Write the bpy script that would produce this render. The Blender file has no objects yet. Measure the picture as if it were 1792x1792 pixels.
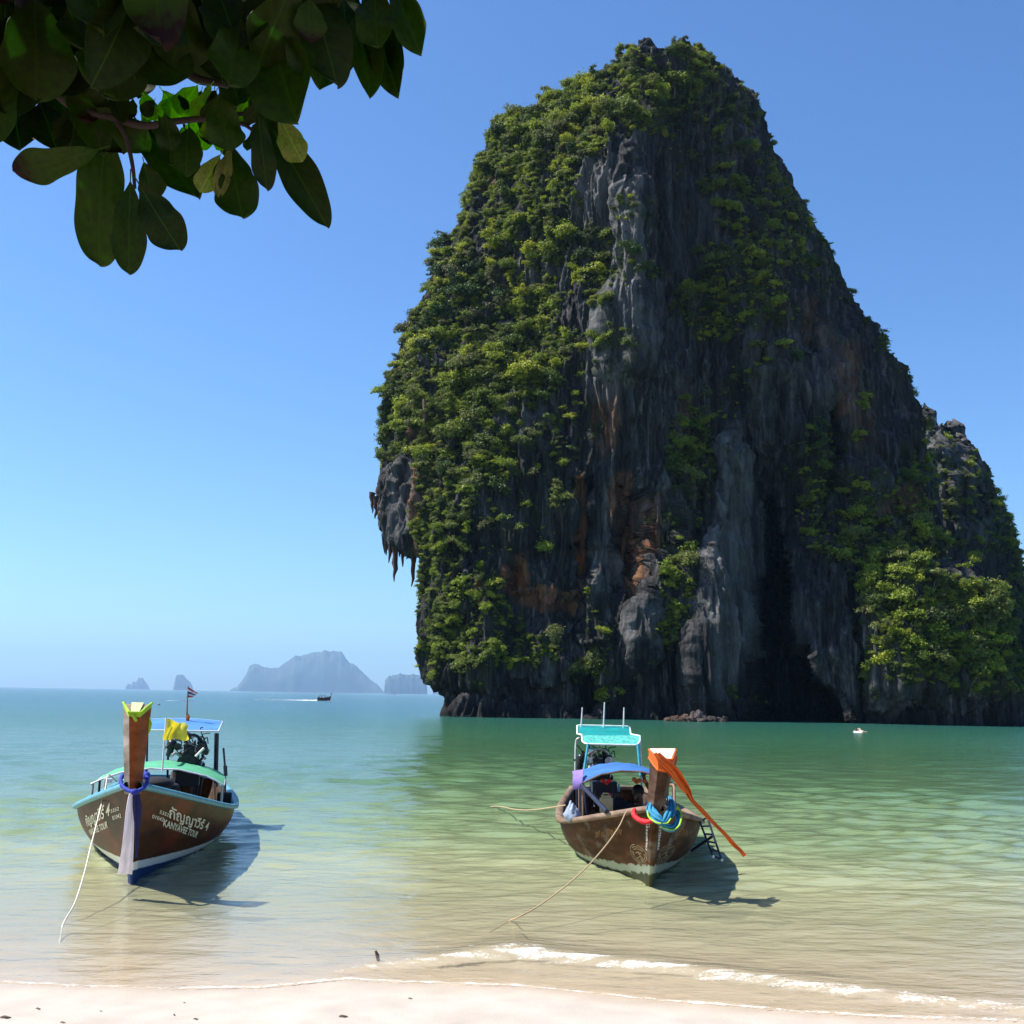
import bpy, bmesh, math, random
import numpy as np
from mathutils import Vector, Matrix, Euler

rng = np.random.default_rng(7)
random.seed(7)
C = bpy.context.scene.collection
sc = bpy.context.scene

# ------------------------------------------------------------------ camera, world, sun, exposure
EYE = 2.2                                  # metres above the water
FPX, HALF = 1921.0, 896.0                  # focal length and half width in photograph pixels
PITCH = math.atan(321.0 / FPX)
ROLL = math.radians(0.95)
cam_d = bpy.data.cameras.new('camera')
cam_d.sensor_width = 36.0
cam_d.lens = 36.0 * FPX / 1792.0
cam_d.clip_start, cam_d.clip_end = 0.05, 60000.0
cam = bpy.data.objects.new('camera', cam_d)
C.objects.link(cam)
RM = Matrix.Rotation(math.radians(90) + PITCH, 3, 'X') @ Matrix.Rotation(ROLL, 3, 'Z')
cam.matrix_world = Matrix.Translation((0, 0, EYE)) @ RM.to_4x4()
sc.camera = cam

SUN_EL = math.radians(55)
SUN_H = Vector((-0.992, 0.10, 0)).normalized()     # towards the sun, level part
SUN_DIR = Vector((SUN_H.x * math.cos(SUN_EL), SUN_H.y * math.cos(SUN_EL), math.sin(SUN_EL)))
world = bpy.data.worlds.new('World')
sc.world = world
world.use_nodes = True
wn = world.node_tree
bg = wn.nodes['Background']
sky = wn.nodes.new('ShaderNodeTexSky')
sky.sky_type = 'NISHITA'
sky.sun_disc = False
sky.sun_elevation = SUN_EL
sky.sun_rotation = math.atan2(SUN_H.x, SUN_H.y)
sky.altitude = 0
sky.air_density = 1.0
sky.dust_density = 0.6
sky.ozone_density = 2.2
hsv = wn.nodes.new('ShaderNodeHueSaturation')
hsv.inputs['Hue'].default_value = 0.506
hsv.inputs['Saturation'].default_value = 1.12
wn.links.new(sky.outputs[0], hsv.inputs['Color'])
tint = wn.nodes.new('ShaderNodeVectorMath'); tint.operation = 'MULTIPLY'
tint.inputs[1].default_value = (0.79, 1.08, 1.30)      # the camera's cool daylight balance
wn.links.new(hsv.outputs[0], tint.inputs[0])
wn.links.new(tint.outputs[0], bg.inputs['Color'])
bg.inputs['Strength'].default_value = 0.075
sun_d = bpy.data.lights.new('sun', 'SUN')
sun_d.energy = 5.0
sun_d.angle = math.radians(0.53)
sun_d.color = (1.0, 0.95, 0.87)
sun = bpy.data.objects.new('sun', sun_d)
C.objects.link(sun)
sun.rotation_euler = SUN_DIR.to_track_quat('Z', 'Y').to_euler()
vs = sc.view_settings
vs.view_transform = 'Standard'
vs.look = 'None'
vs.exposure = 0.98
vs.gamma = 1.0
vs.use_curve_mapping = False
sc.render.engine = 'CYCLES'
sc.cycles.max_bounces = 7
sc.cycles.diffuse_bounces = 2
sc.cycles.transparent_max_bounces = 12
sc.cycles.volume_bounces = 0
sc.cycles.use_denoising = True

# ------------------------------------------------------------------ small library
RN = np.array(RM)
def ray(px, py):
    """world direction through a point of the photograph, scaled so that y = 1"""
    px = np.asarray(px, float); py = np.asarray(py, float)
    d = np.stack([px - HALF, HALF - py, np.full(np.broadcast(px, py).shape, -FPX)], -1) @ RN.T
    return d / d[..., 1:2]
def at(px, py, depth):
    return ray(px, py) * np.asarray(depth, float)[..., None] + np.array([0, 0, EYE])
def on_z(px, py, z=0.0):
    r = ray(px, py)
    return r * ((z - EYE) / r[..., 2])[..., None] + np.array([0, 0, EYE])
def proj(p):
    c = (np.asarray(p, float) - np.array([0, 0, EYE])) @ RN
    return HALF - c[..., 0] * FPX / c[..., 2], HALF + c[..., 1] * FPX / c[..., 2]
def V(px, py, depth):
    return Vector(at(px, py, depth))

def tag(o, label=None, cat=None, group=None, kind=None):
    if label: o['label'] = label
    if cat: o['category'] = cat
    if group: o['group'] = group
    if kind: o['kind'] = kind
    return o
def empty(name, loc=(0, 0, 0), rz=0.0, parent=None):
    o = bpy.data.objects.new(name, None)
    C.objects.link(o); o.location = loc; o.rotation_euler = (0, 0, rz)
    o.empty_display_size = 0.2
    if parent: o.parent = parent
    return o

def mesh_np(name, verts, faces, mat=None, parent=None, smooth=True, attrs=None, link=True):
    verts = np.ascontiguousarray(verts, np.float32).reshape(-1, 3)
    me = bpy.data.meshes.new(name)
    if isinstance(faces, np.ndarray):
        k = faces.shape[1]; nf = len(faces)
        me.vertices.add(len(verts)); me.vertices.foreach_set('co', verts.ravel())
        me.loops.add(nf * k); me.loops.foreach_set('vertex_index', np.ascontiguousarray(faces, np.int32).ravel())
        me.polygons.add(nf)
        me.polygons.foreach_set('loop_start', np.arange(0, nf * k, k, dtype=np.int32))
        me.polygons.foreach_set('loop_total', np.full(nf, k, np.int32))
        me.update(calc_edges=True)
    else:
        me.from_pydata([tuple(map(float, v)) for v in verts], [], faces)
    if attrs:
        for kx, a in attrs.items():
            at_ = me.attributes.new(kx, 'FLOAT', 'POINT')
            at_.data.foreach_set('value', np.ascontiguousarray(a, np.float32).ravel())
    me.validate(verbose=False)
    me.polygons.foreach_set('use_smooth', np.full(len(me.polygons), smooth))
    me.update()
    if mat: me.materials.append(mat)
    if not link: return me
    o = bpy.data.objects.new(name, me)
    C.objects.link(o)
    if parent: o.parent = parent
    return o

class MB:
    """collects boxes, tubes and sheets, then links them as one mesh object"""
    def __init__(s): s.v, s.f, s.sm = [], [], []
    def add(s, vs_, fs, smooth=False):
        n = len(s.v)
        s.v += [tuple(v) for v in vs_]
        s.f += [tuple(i + n for i in f) for f in fs]
        s.sm += [smooth] * len(fs)
        return s
    def box(s, c, d, rot=None, taper=1.0):
        c = Vector(c); hx, hy, hz = d[0] / 2, d[1] / 2, d[2] / 2
        R = rot if rot is not None else Matrix.Identity(3)
        p = []
        for z in (-1, 1):
            t = taper if z > 0 else 1.0
            for x, y in ((-1, -1), (1, -1), (1, 1), (-1, 1)):
                p.append(c + R @ Vector((x * hx * t, y * hy * t, z * hz)))
        return s.add(p, [(3, 2, 1, 0), (4, 5, 6, 7), (0, 1, 5, 4), (1, 2, 6, 5), (2, 3, 7, 6), (3, 0, 4, 7)])
    def tube(s, pts, r, n=8, cap=True, smooth=True, flat=1.0):
        pts = [Vector(p) for p in pts]
        rs = r if hasattr(r, '__len__') else [r] * len(pts)
        vs_, fs = [], []
        up = Vector((0, 0, 1)); prev = None
        for i, p in enumerate(pts):
            t = (pts[min(i + 1, len(pts) - 1)] - pts[max(i - 1, 0)])
            t = t.normalized() if t.length > 1e-9 else Vector((0, 0, 1))
            if prev is None:
                a = t.cross(up)
                if a.length < 1e-3: a = t.cross(Vector((1, 0, 0)))
            else:
                a = prev - t * prev.dot(t)
                if a.length < 1e-5: a = t.cross(up)
            a.normalize(); b = t.cross(a); prev = a
            for k in range(n):
                w = 2 * math.pi * k / n
                vs_.append(p + a * (math.cos(w) * rs[i]) + b * (math.sin(w) * rs[i] * flat))
        m = len(pts)
        for i in range(m - 1):
            for k in range(n):
                fs.append((i * n + k, i * n + (k + 1) % n, (i + 1) * n + (k + 1) % n, (i + 1) * n + k))
        s.add(vs_, fs, smooth)
        if cap:
            s.add(vs_[:n], [tuple(range(n - 1, -1, -1))]); s.add(vs_[-n:], [tuple(range(n))])
        return s
    def sheet(s, rows, thick=0.0, smooth=True):
        """rows: list of lists of points; thick > 0 gives it a second side"""
        n = len(rows[0]); m = len(rows)
        P = [[Vector(p) for p in r] for r in rows]
        f = [(i * n + k, i * n + k + 1, (i + 1) * n + k + 1, (i + 1) * n + k) for i in range(m - 1) for k in range(n - 1)]
        s.add([p for r in P for p in r], f, smooth)
        if thick:
            Q = []
            for i in range(m):
                for k in range(n):
                    a = P[min(i + 1, m - 1)][k] - P[max(i - 1, 0)][k]
                    b = P[i][min(k + 1, n - 1)] - P[i][max(k - 1, 0)]
                    nn = b.cross(a)
                    nn = nn.normalized() if nn.length > 1e-9 else Vector((0, 0, 1))
                    Q.append(P[i][k] + nn * thick)
            s.add(Q, [tuple(reversed(x)) for x in f], smooth)
            ed = [(i, 0) for i in range(m)] + [(m - 1, k) for k in range(1, n)] + [(i, n - 1) for i in range(m - 2, -1, -1)] + [(0, k) for k in range(n - 2, 0, -1)]
            L = len(ed); vs_ = [P[i][k] for i, k in ed] + [Q[i * n + k] for i, k in ed]
            s.add(vs_, [(j, (j + 1) % L, L + (j + 1) % L, L + j) for j in range(L)])
        return s
    def ball(s, c, r, n=10, m=7, rot=None):
        c = Vector(c); r = r if hasattr(r, '__len__') else (r, r, r)
        R = rot if rot is not None else Matrix.Identity(3)
        vs_, fs = [], []
        for i in range(m + 1):
            th = math.pi * i / m
            for k in range(n):
                ph = 2 * math.pi * k / n
                vs_.append(c + R @ Vector((r[0] * math.sin(th) * math.cos(ph), r[1] * math.sin(th) * math.sin(ph), r[2] * math.cos(th))))
        for i in range(m):
            for k in range(n):
                fs.append((i * n + k, (i + 1) * n + k, (i + 1) * n + (k + 1) % n, i * n + (k + 1) % n))
        return s.add(vs_, fs, True)
    def build(s, name, mat, parent=None, bevel=0.0):
        me = bpy.data.meshes.new(name)
        me.from_pydata(s.v, [], s.f)
        me.validate(verbose=False)
        if len(me.polygons) == len(s.sm): me.polygons.foreach_set('use_smooth', s.sm)
        me.update()
        me.materials.append(mat)
        o = bpy.data.objects.new(name, me)
        C.objects.link(o)
        if parent: o.parent = parent
        if bevel:
            b = o.modifiers.new('bevel', 'BEVEL'); b.width = bevel; b.segments = 2; b.limit_method = 'ANGLE'
        return o

def spline(pts, n=8):
    """Catmull-Rom through points"""
    P = [np.array(p, float) for p in pts]
    P = [2 * P[0] - P[1]] + P + [2 * P[-1] - P[-2]]
    out = []
    for i in range(1, len(P) - 2):
        for k in range(n):
            t = k / n
            out.append(0.5 * ((2 * P[i]) + (-P[i - 1] + P[i + 1]) * t + (2 * P[i - 1] - 5 * P[i] + 4 * P[i + 1] - P[i + 2]) * t * t
                              + (-P[i - 1] + 3 * P[i] - 3 * P[i + 1] + P[i + 2]) * t ** 3))
    out.append(P[-2])
    return out

# gradient noise on arrays
_perm = np.random.default_rng(3).permutation(256).astype(np.int32)
_perm = np.concatenate([_perm, _perm, _perm])
_g = np.random.default_rng(4).normal(size=(256, 3)); _g /= np.linalg.norm(_g, axis=1)[:, None]
_g = _g.astype(np.float32)
def pn(x, y, z):
    x, y, z = np.broadcast_arrays(x, y, z)
    x = x.astype(np.float32); y = y.astype(np.float32); z = z.astype(np.float32)
    xi = np.floor(x).astype(np.int32); yi = np.floor(y).astype(np.int32); zi = np.floor(z).astype(np.int32)
    xf, yf, zf = x - xi, y - yi, z - zi
    u = xf ** 3 * (xf * (xf * 6 - 15) + 10); v = yf ** 3 * (yf * (yf * 6 - 15) + 10); w = zf ** 3 * (zf * (zf * 6 - 15) + 10)
    def c(i, j, k):
        h = _perm[_perm[_perm[(xi + i) & 255] + ((yi + j) & 255)] + ((zi + k) & 255)]
        g = _g[h]
        return g[..., 0] * (xf - i) + g[..., 1] * (yf - j) + g[..., 2] * (zf - k)
    a = c(0, 0, 0); a += u * (c(1, 0, 0) - a); b = c(0, 1, 0); b += u * (c(1, 1, 0) - b)
    a += v * (b - a)
    p = c(0, 0, 1); p += u * (c(1, 0, 1) - p); q = c(0, 1, 1); q += u * (c(1, 1, 1) - q)
    p += v * (q - p)
    return (a + w * (p - a)) * 1.7
def fbm(x, y, z, o=4, gain=0.5):
    s = 0; a = 1
    for i in range(o):
        s = s + a * pn(x, y, z); a *= gain
        x, y, z = x * 2.03 + 5.1, y * 2.03 + 1.7, z * 2.03 + 9.2
    return s
def ss(a, b, x):
    t = np.clip((x - a) / (b - a), 0, 1)
    return t * t * (3 - 2 * t)
def poly_sd(px, py, poly):
    """signed distance, positive inside"""
    P = np.array(poly, float); Q = np.roll(P, -1, 0)
    d = np.full(np.shape(px), 1e9); ins = np.zeros(np.shape(px), bool)
    for (ax, ay), (bx, by) in zip(P, Q):
        ex, ey = bx - ax, by - ay
        t = np.clip(((px - ax) * ex + (py - ay) * ey) / (ex * ex + ey * ey), 0, 1)
        d = np.minimum(d, np.hypot(px - ax - t * ex, py - ay - t * ey))
        c = (ay > py) != (by > py)
        with np.errstate(all='ignore'):
            ins ^= c & (px < (bx - ax) * (py - ay) / (by - ay + 1e-12) + ax)
    return np.where(ins, d, -d)
def pchip(x, y, xq):
    """monotone cubic along the last axis of y (rows may be stacked)"""
    h = np.diff(x); dl = np.diff(y, axis=-1) / h
    m = np.zeros_like(y)
    w1 = 2 * h[1:] + h[:-1]; w2 = h[1:] + 2 * h[:-1]
    ok = dl[..., :-1] * dl[..., 1:] > 0
    with np.errstate(all='ignore'):
        hm = (w1 + w2) / (w1 / dl[..., :-1] + w2 / dl[..., 1:])
    m[..., 1:-1] = np.where(ok, hm, 0)
    m[..., 0] = dl[..., 0]; m[..., -1] = dl[..., -1]
    i = np.clip(np.searchsorted(x, xq, side='right') - 1, 0, len(x) - 2)
    t = (xq - x[i]) / h[i]
    t2, t3 = t * t, t ** 3
    return ((2 * t3 - 3 * t2 + 1) * y[..., i] + (t3 - 2 * t2 + t) * h[i] * m[..., i]
            + (-2 * t3 + 3 * t2) * y[..., i + 1] + (t3 - t2) * h[i] * m[..., i + 1])

# ------------------------------------------------------------------ materials
def new_mat(name):
    m = bpy.data.materials.new(name); m.use_nodes = True
    return m, m.node_tree.nodes, m.node_tree.links
def simple(name, col, rough=0.6, metal=0.0, var=0.12, scale=8.0, bump=0.15, spec=0.4, trans=0.0, stretch=(1, 1, 1)):
    m, N, L = new_mat(name)
    b = N['Principled BSDF']
    tc = N.new('ShaderNodeTexCoord'); mp = N.new('ShaderNodeMapping'); mp.inputs['Scale'].default_value = stretch
    nz = N.new('ShaderNodeTexNoise'); nz.inputs['Scale'].default_value = scale; nz.inputs['Detail'].default_value = 6
    L.new(tc.outputs['Object'], mp.inputs[0]); L.new(mp.outputs[0], nz.inputs['Vector'])
    r = N.new('ShaderNodeMapRange'); r.inputs[1].default_value = 0.3; r.inputs[2].default_value = 0.7
    r.inputs[3].default_value = 1 - var * 2; r.inputs[4].default_value = 1 + var
    L.new(nz.outputs[0], r.inputs[0])
    mx = N.new('ShaderNodeVectorMath'); mx.operation = 'SCALE'; mx.inputs[0].default_value = col[:3]
    L.new(r.outputs[0], mx.inputs['Scale'])
    L.new(mx.outputs[0], b.inputs['Base Color'])
    b.inputs['Roughness'].default_value = rough; b.inputs['Metallic'].default_value = metal
    b.inputs['Specular IOR Level'].default_value = spec
    if bump:
        bp = N.new('ShaderNodeBump'); bp.inputs['Strength'].default_value = bump; bp.inputs['Distance'].default_value = 0.01
        L.new(nz.outputs[0], bp.inputs['Height']); L.new(bp.outputs[0], b.inputs['Normal'])
    if trans:
        t = N.new('ShaderNodeBsdfTranslucent'); L.new(mx.outputs[0], t.inputs[0])
        ms = N.new('ShaderNodeMixShader'); ms.inputs[0].default_value = trans
        L.new(b.outputs[0], ms.inputs[1]); L.new(t.outputs[0], ms.inputs[2])
        L.new(ms.outputs[0], N['Material Output'].inputs['Surface'])
    return m
def node(N, typ, **kw):
    n = N.new(typ)
    for k, v in kw.items():
        if k.startswith('i_'):
            n.inputs[int(k[2:])].default_value = v
        else: setattr(n, k, v)
    return n
def ramp(N, stops, interp='LINEAR'):
    r = N.new('ShaderNodeValToRGB'); r.color_ramp.interpolation = interp
    e = r.color_ramp.elements
    while len(e) < len(stops): e.new(0.5)
    for i, (p, c) in enumerate(stops):
        e[i].position = p; e[i].color = (*c, 1)
    return r
def mixc(N, L, fac, a, b, mode='MIX'):
    m = N.new('ShaderNodeMix'); m.data_type = 'RGBA'; m.blend_type = mode
    for s, v in ((m.inputs[0], fac), (m.inputs[6], a), (m.inputs[7], b)):
        if hasattr(v, 'links') or isinstance(v, bpy.types.NodeSocket): L.new(v, s)
        elif isinstance(v, tuple): s.default_value = (*v, 1) if len(v) == 3 else v
        else: s.default_value = v
    return m.outputs[2]
# ------------------------------------------------------------------ rock material
def rock_mat(name, tint=(1, 1, 1), lift=1.0):
    m, N, L = new_mat(name)
    b = N['Principled BSDF']
    geo = N.new('ShaderNodeNewGeometry')
    def noise(scale, stretch, det=6, rough=0.6, dist=0.0):
        mp = node(N, 'ShaderNodeMapping'); mp.inputs['Scale'].default_value = stretch
        L.new(geo.outputs['Position'], mp.inputs[0])
        n = node(N, 'ShaderNodeTexNoise'); n.inputs['Scale'].default_value = scale
        n.inputs['Detail'].default_value = det; n.inputs['Roughness'].default_value = rough
        n.inputs['Distortion'].default_value = dist
        L.new(mp.outputs[0], n.inputs['Vector'])
        return n.outputs[0]
    big = noise(0.07, (1, 1, 0.5), 4)
    streak = noise(0.9, (1, 1, 0.07), 7, 0.65, 0.4)
    fine = noise(3.2, (1, 1, 0.25), 6, 0.7)
    base = ramp(N, [(0.32, (0.016, 0.016, 0.017)), (0.48, (0.042, 0.042, 0.044)), (0.60, (0.105, 0.102, 0.103)), (0.74, (0.24, 0.23, 0.215))])
    L.new(streak, base.inputs[0])
    bgd = ramp(N, [(0.35, (0.55, 0.56, 0.60)), (0.65, (1.35, 1.33, 1.28))])
    L.new(big, bgd.inputs[0])
    c = mixc(N, L, 1.0, base.outputs[0], bgd.outputs[0], 'MULTIPLY')
    fr = ramp(N, [(0.3, (0.6, 0.6, 0.6)), (0.7, (1.35, 1.35, 1.35))])
    L.new(fine, fr.inputs[0])
    c = mixc(N, L, 1.0, c, fr.outputs[0], 'MULTIPLY')
    s2r = ramp(N, [(0.38, (0.28, 0.29, 0.33)), (0.5, (0.9, 0.9, 0.9)), (0.64, (2.0, 1.95, 1.85))])
    L.new(noise(2.4, (1, 1, 0.045), 6, 0.7, 0.2), s2r.inputs[0])
    c = mixc(N, L, 0.85, c, s2r.outputs[0], 'MULTIPLY')
    # iron stains, pale tufa, and a lighter grey painted for sun on the rib
    at1 = node(N, 'ShaderNodeAttribute', attribute_name='stain')
    st = ramp(N, [(0.3, (0.36, 0.09, 0.025)), (0.5, (0.70, 0.24, 0.07)), (0.7, (0.72, 0.45, 0.25))])
    sn = noise(0.55, (1, 1, 0.2), 6)
    L.new(sn, st.inputs[0])
    fac = node(N, 'ShaderNodeMath', operation='MULTIPLY'); L.new(at1.outputs['Fac'], fac.inputs[0])
    th = node(N, 'ShaderNodeMapRange'); th.inputs[1].default_value = 0.34; th.inputs[2].default_value = 0.6
    L.new(noise(1.1, (1, 1, 0.14), 6), th.inputs[0]); L.new(th.outputs[0], fac.inputs[1])
    c = mixc(N, L, fac.outputs[0], c, st.outputs[0])
    at2 = node(N, 'ShaderNodeAttribute', attribute_name='pale')
    pl = ramp(N, [(0.35, (0.07, 0.072, 0.068)), (0.65, (0.36, 0.35, 0.345))]); L.new(streak, pl.inputs[0])
    c = mixc(N, L, at2.outputs['Fac'], c, pl.outputs[0])
    # moss and lichen film
    at3 = node(N, 'ShaderNodeAttribute', attribute_name='moss')
    mf = node(N, 'ShaderNodeMath', operation='MULTIPLY'); L.new(at3.outputs['Fac'], mf.inputs[0])
    mr = node(N, 'ShaderNodeMapRange'); mr.inputs[1].default_value = 0.42; mr.inputs[2].default_value = 0.58
    L.new(noise(0.8, (1, 1, 0.6), 6), mr.inputs[0]); L.new(mr.outputs[0], mf.inputs[1])
    c = mixc(N, L, mf.outputs[0], c, (0.045, 0.065, 0.016))
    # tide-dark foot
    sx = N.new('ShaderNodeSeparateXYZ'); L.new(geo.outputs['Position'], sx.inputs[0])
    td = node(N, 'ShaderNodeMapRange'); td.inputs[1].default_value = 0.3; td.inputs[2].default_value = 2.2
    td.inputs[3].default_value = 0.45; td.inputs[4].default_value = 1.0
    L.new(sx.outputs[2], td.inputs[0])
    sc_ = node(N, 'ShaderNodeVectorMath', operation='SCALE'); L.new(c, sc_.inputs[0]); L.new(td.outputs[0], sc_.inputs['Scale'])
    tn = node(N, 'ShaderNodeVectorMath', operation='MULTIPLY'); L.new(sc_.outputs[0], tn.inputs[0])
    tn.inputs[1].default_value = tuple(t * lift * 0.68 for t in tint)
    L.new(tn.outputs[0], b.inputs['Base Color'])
    b.inputs['Roughness'].default_value = 0.85; b.inputs['Specular IOR Level'].default_value = 0.25
    ad = node(N, 'ShaderNodeMath', operation='MULTIPLY_ADD'); ad.inputs[1].default_value = 0.6
    L.new(noise(2.0, (1, 1, 0.12), 7, 0.7), ad.inputs[0]); L.new(fine, ad.inputs[2])
    bp = node(N, 'ShaderNodeBump'); bp.inputs['Strength'].default_value = 0.9; bp.inputs['Distance'].default_value = 0.7
    L.new(ad.outputs[0], bp.inputs['Height']); L.new(bp.outputs[0], b.inputs['Normal'])
    return m
ROCK = rock_mat('limestone')

# ------------------------------------------------------------------ rock bodies
def rock_body(name, keys, pushes, nu, nv, parent, amp=1.0, back=16.0, stains=(), pales=(), moss=None, seed=0.0, jag=0.0, ncol=24):
    """keys: {row: [(px, depth) ...]}; a front sheet through those points and a back sheet that closes the body"""
    rows = sorted(keys)
    K = len(keys[rows[0]])
    PX = np.array([[p[0] for p in keys[r]] for r in rows], float)
    DP = np.array([[p[1] for p in keys[r]] for r in rows], float)
    vq = np.linspace(rows[0], rows[-1], nv)
    PXv = pchip(np.array(rows, float), PX.T.copy(), vq)       # K x nv
    DPv = pchip(np.array(rows, float), DP.T.copy(), vq)
    uq = np.linspace(0, 1, nu)
    px = np.empty((nv, nu)); dp = np.empty((nv, nu))
    us = np.linspace(0, 1, K)
    fineu = np.linspace(0, 1, 401)
    pf = pchip(us, PXv.T.copy(), fineu); df = pchip(us, DPv.T.copy(), fineu)
    for j in range(nv):                                      # even spacing along the row
        seg = np.hypot(np.diff(pf[j]), np.diff(df[j]) * 6.0)
        s = np.concatenate([[0], np.cumsum(seg)]); s /= s[-1]
        px[j] = np.interp(uq, s, pf[j]); dp[j] = np.interp(uq, s, df[j])
    py = np.repeat(vq[:, None], nu, 1)
    jx = 8 * pn(px / 34, py / 90, seed) + 3 * pn(px / 12, py / 55, seed + 5)
    jy = 9 * pn(px / 30, py / 60, seed + 9) + 6 * pn(px / 9, py / 60, seed + 3)
    for poly, amt, soft in pushes:
        sd = poly_sd(px + jx, py + jy, poly)
        dp += amt * ss(-soft, soft, sd)
    P = at(px, py, dp)
    if jag:                                                  # pinnacled crest
        top = np.exp(-(np.arange(nv)[:, None] / nv) * 5.0)
        P[..., 2] += top * jag * (np.abs(pn(P[..., 0] * 0.45, P[..., 1] * 0.2, seed)) * 2 - 0.3 + np.abs(pn(P[..., 0] * 1.3, 2.0, seed)))
    du = np.gradient(P, axis=1); dv = np.gradient(P, axis=0)
    n = np.cross(dv, du); n /= np.linalg.norm(n, axis=-1, keepdims=True) + 1e-9
    n = np.where((n[..., 1:2] > 0.3), -n, n)
    x, y, z = P[..., 0] + seed * 7, P[..., 1], P[..., 2]
    wob = 1.2 * pn(x * 0.12, y * 0.12, z * 0.12)
    d = 1.7 * fbm(x / 13, y / 13, z / 24, 3)
    r1 = 1 - np.abs(pn((x + wob) / 3.2, (y + wob) / 3.2, z / 20.0)) * 2.2
    r2 = 1 - np.abs(pn((x + wob) / 1.25, y / 1.25, z / 9.0 + 4)) * 2.2
    r3 = 1 - np.abs(pn(x / 0.55, y / 0.55, z / 3.2 + 8)) * 2.2
    ledge = pn(x / 9, y / 9, z / 2.6)
    crk = np.abs(pn(x / 4.5 + 3, y / 4.5, z / 3.4)) ** 0.5
    d = d + 0.85 * r1 + 0.55 * r2 + 0.32 * r3 + 0.18 * ledge + 0.28 * fbm(x / 1.2, y / 1.2, z / 4.0, 4, 0.65) + 0.22 * crk
    edge = np.clip(np.minimum(np.arange(nu), np.arange(nu)[::-1]) / (nu * 0.02), 0, 1)[None, :]
    d = d * amp * (0.45 + 0.55 * edge)
    F = P + n * d[..., None]
    # back sheet
    L_, R_ = F[:, 0], F[:, -1]
    t = np.linspace(0, 1, ncol)[1:-1]
    B = R_[:, None] + (L_ - R_)[:, None] * t[None, :, None]
    B[..., 1] += back * np.sin(np.pi * t)[None] ** 0.6 + 1.0 * pn(B[..., 0] / 5, 3.0, B[..., 2] / 8)
    W = np.concatenate([F, B], 1)
    nw = W.shape[1]
    idx = np.arange(nv * nw).reshape(nv, nw)
    a = idx[:-1]; b_ = idx[1:]
    f = np.stack([a, b_, np.roll(b_, -1, 1), np.roll(a, -1, 1)], -1).reshape(-1, 4)
    def field(items):
        s = np.zeros((nv, nw))
        for it in items:
            cx, cy, rx, ry, k = it
            q = ((px + jx - cx) / rx) ** 2 + ((py + jy - cy) / ry) ** 2
            s[:, :nu] = np.maximum(s[:, :nu], k * ss(1.25, 0.6, q))
        return s
    mo = np.zeros((nv, nw))
    if moss is not None: mo[:, :nu] = moss(px, py)
    o = mesh_np(name, W.reshape(-1, 3), f, ROCK, parent, True,
                {'stain': field(stains), 'pale': field(pales), 'moss': mo})
    # lid on the summit so that it is closed
    return o, dict(px=px, py=py, P=F, n=n)

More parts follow.
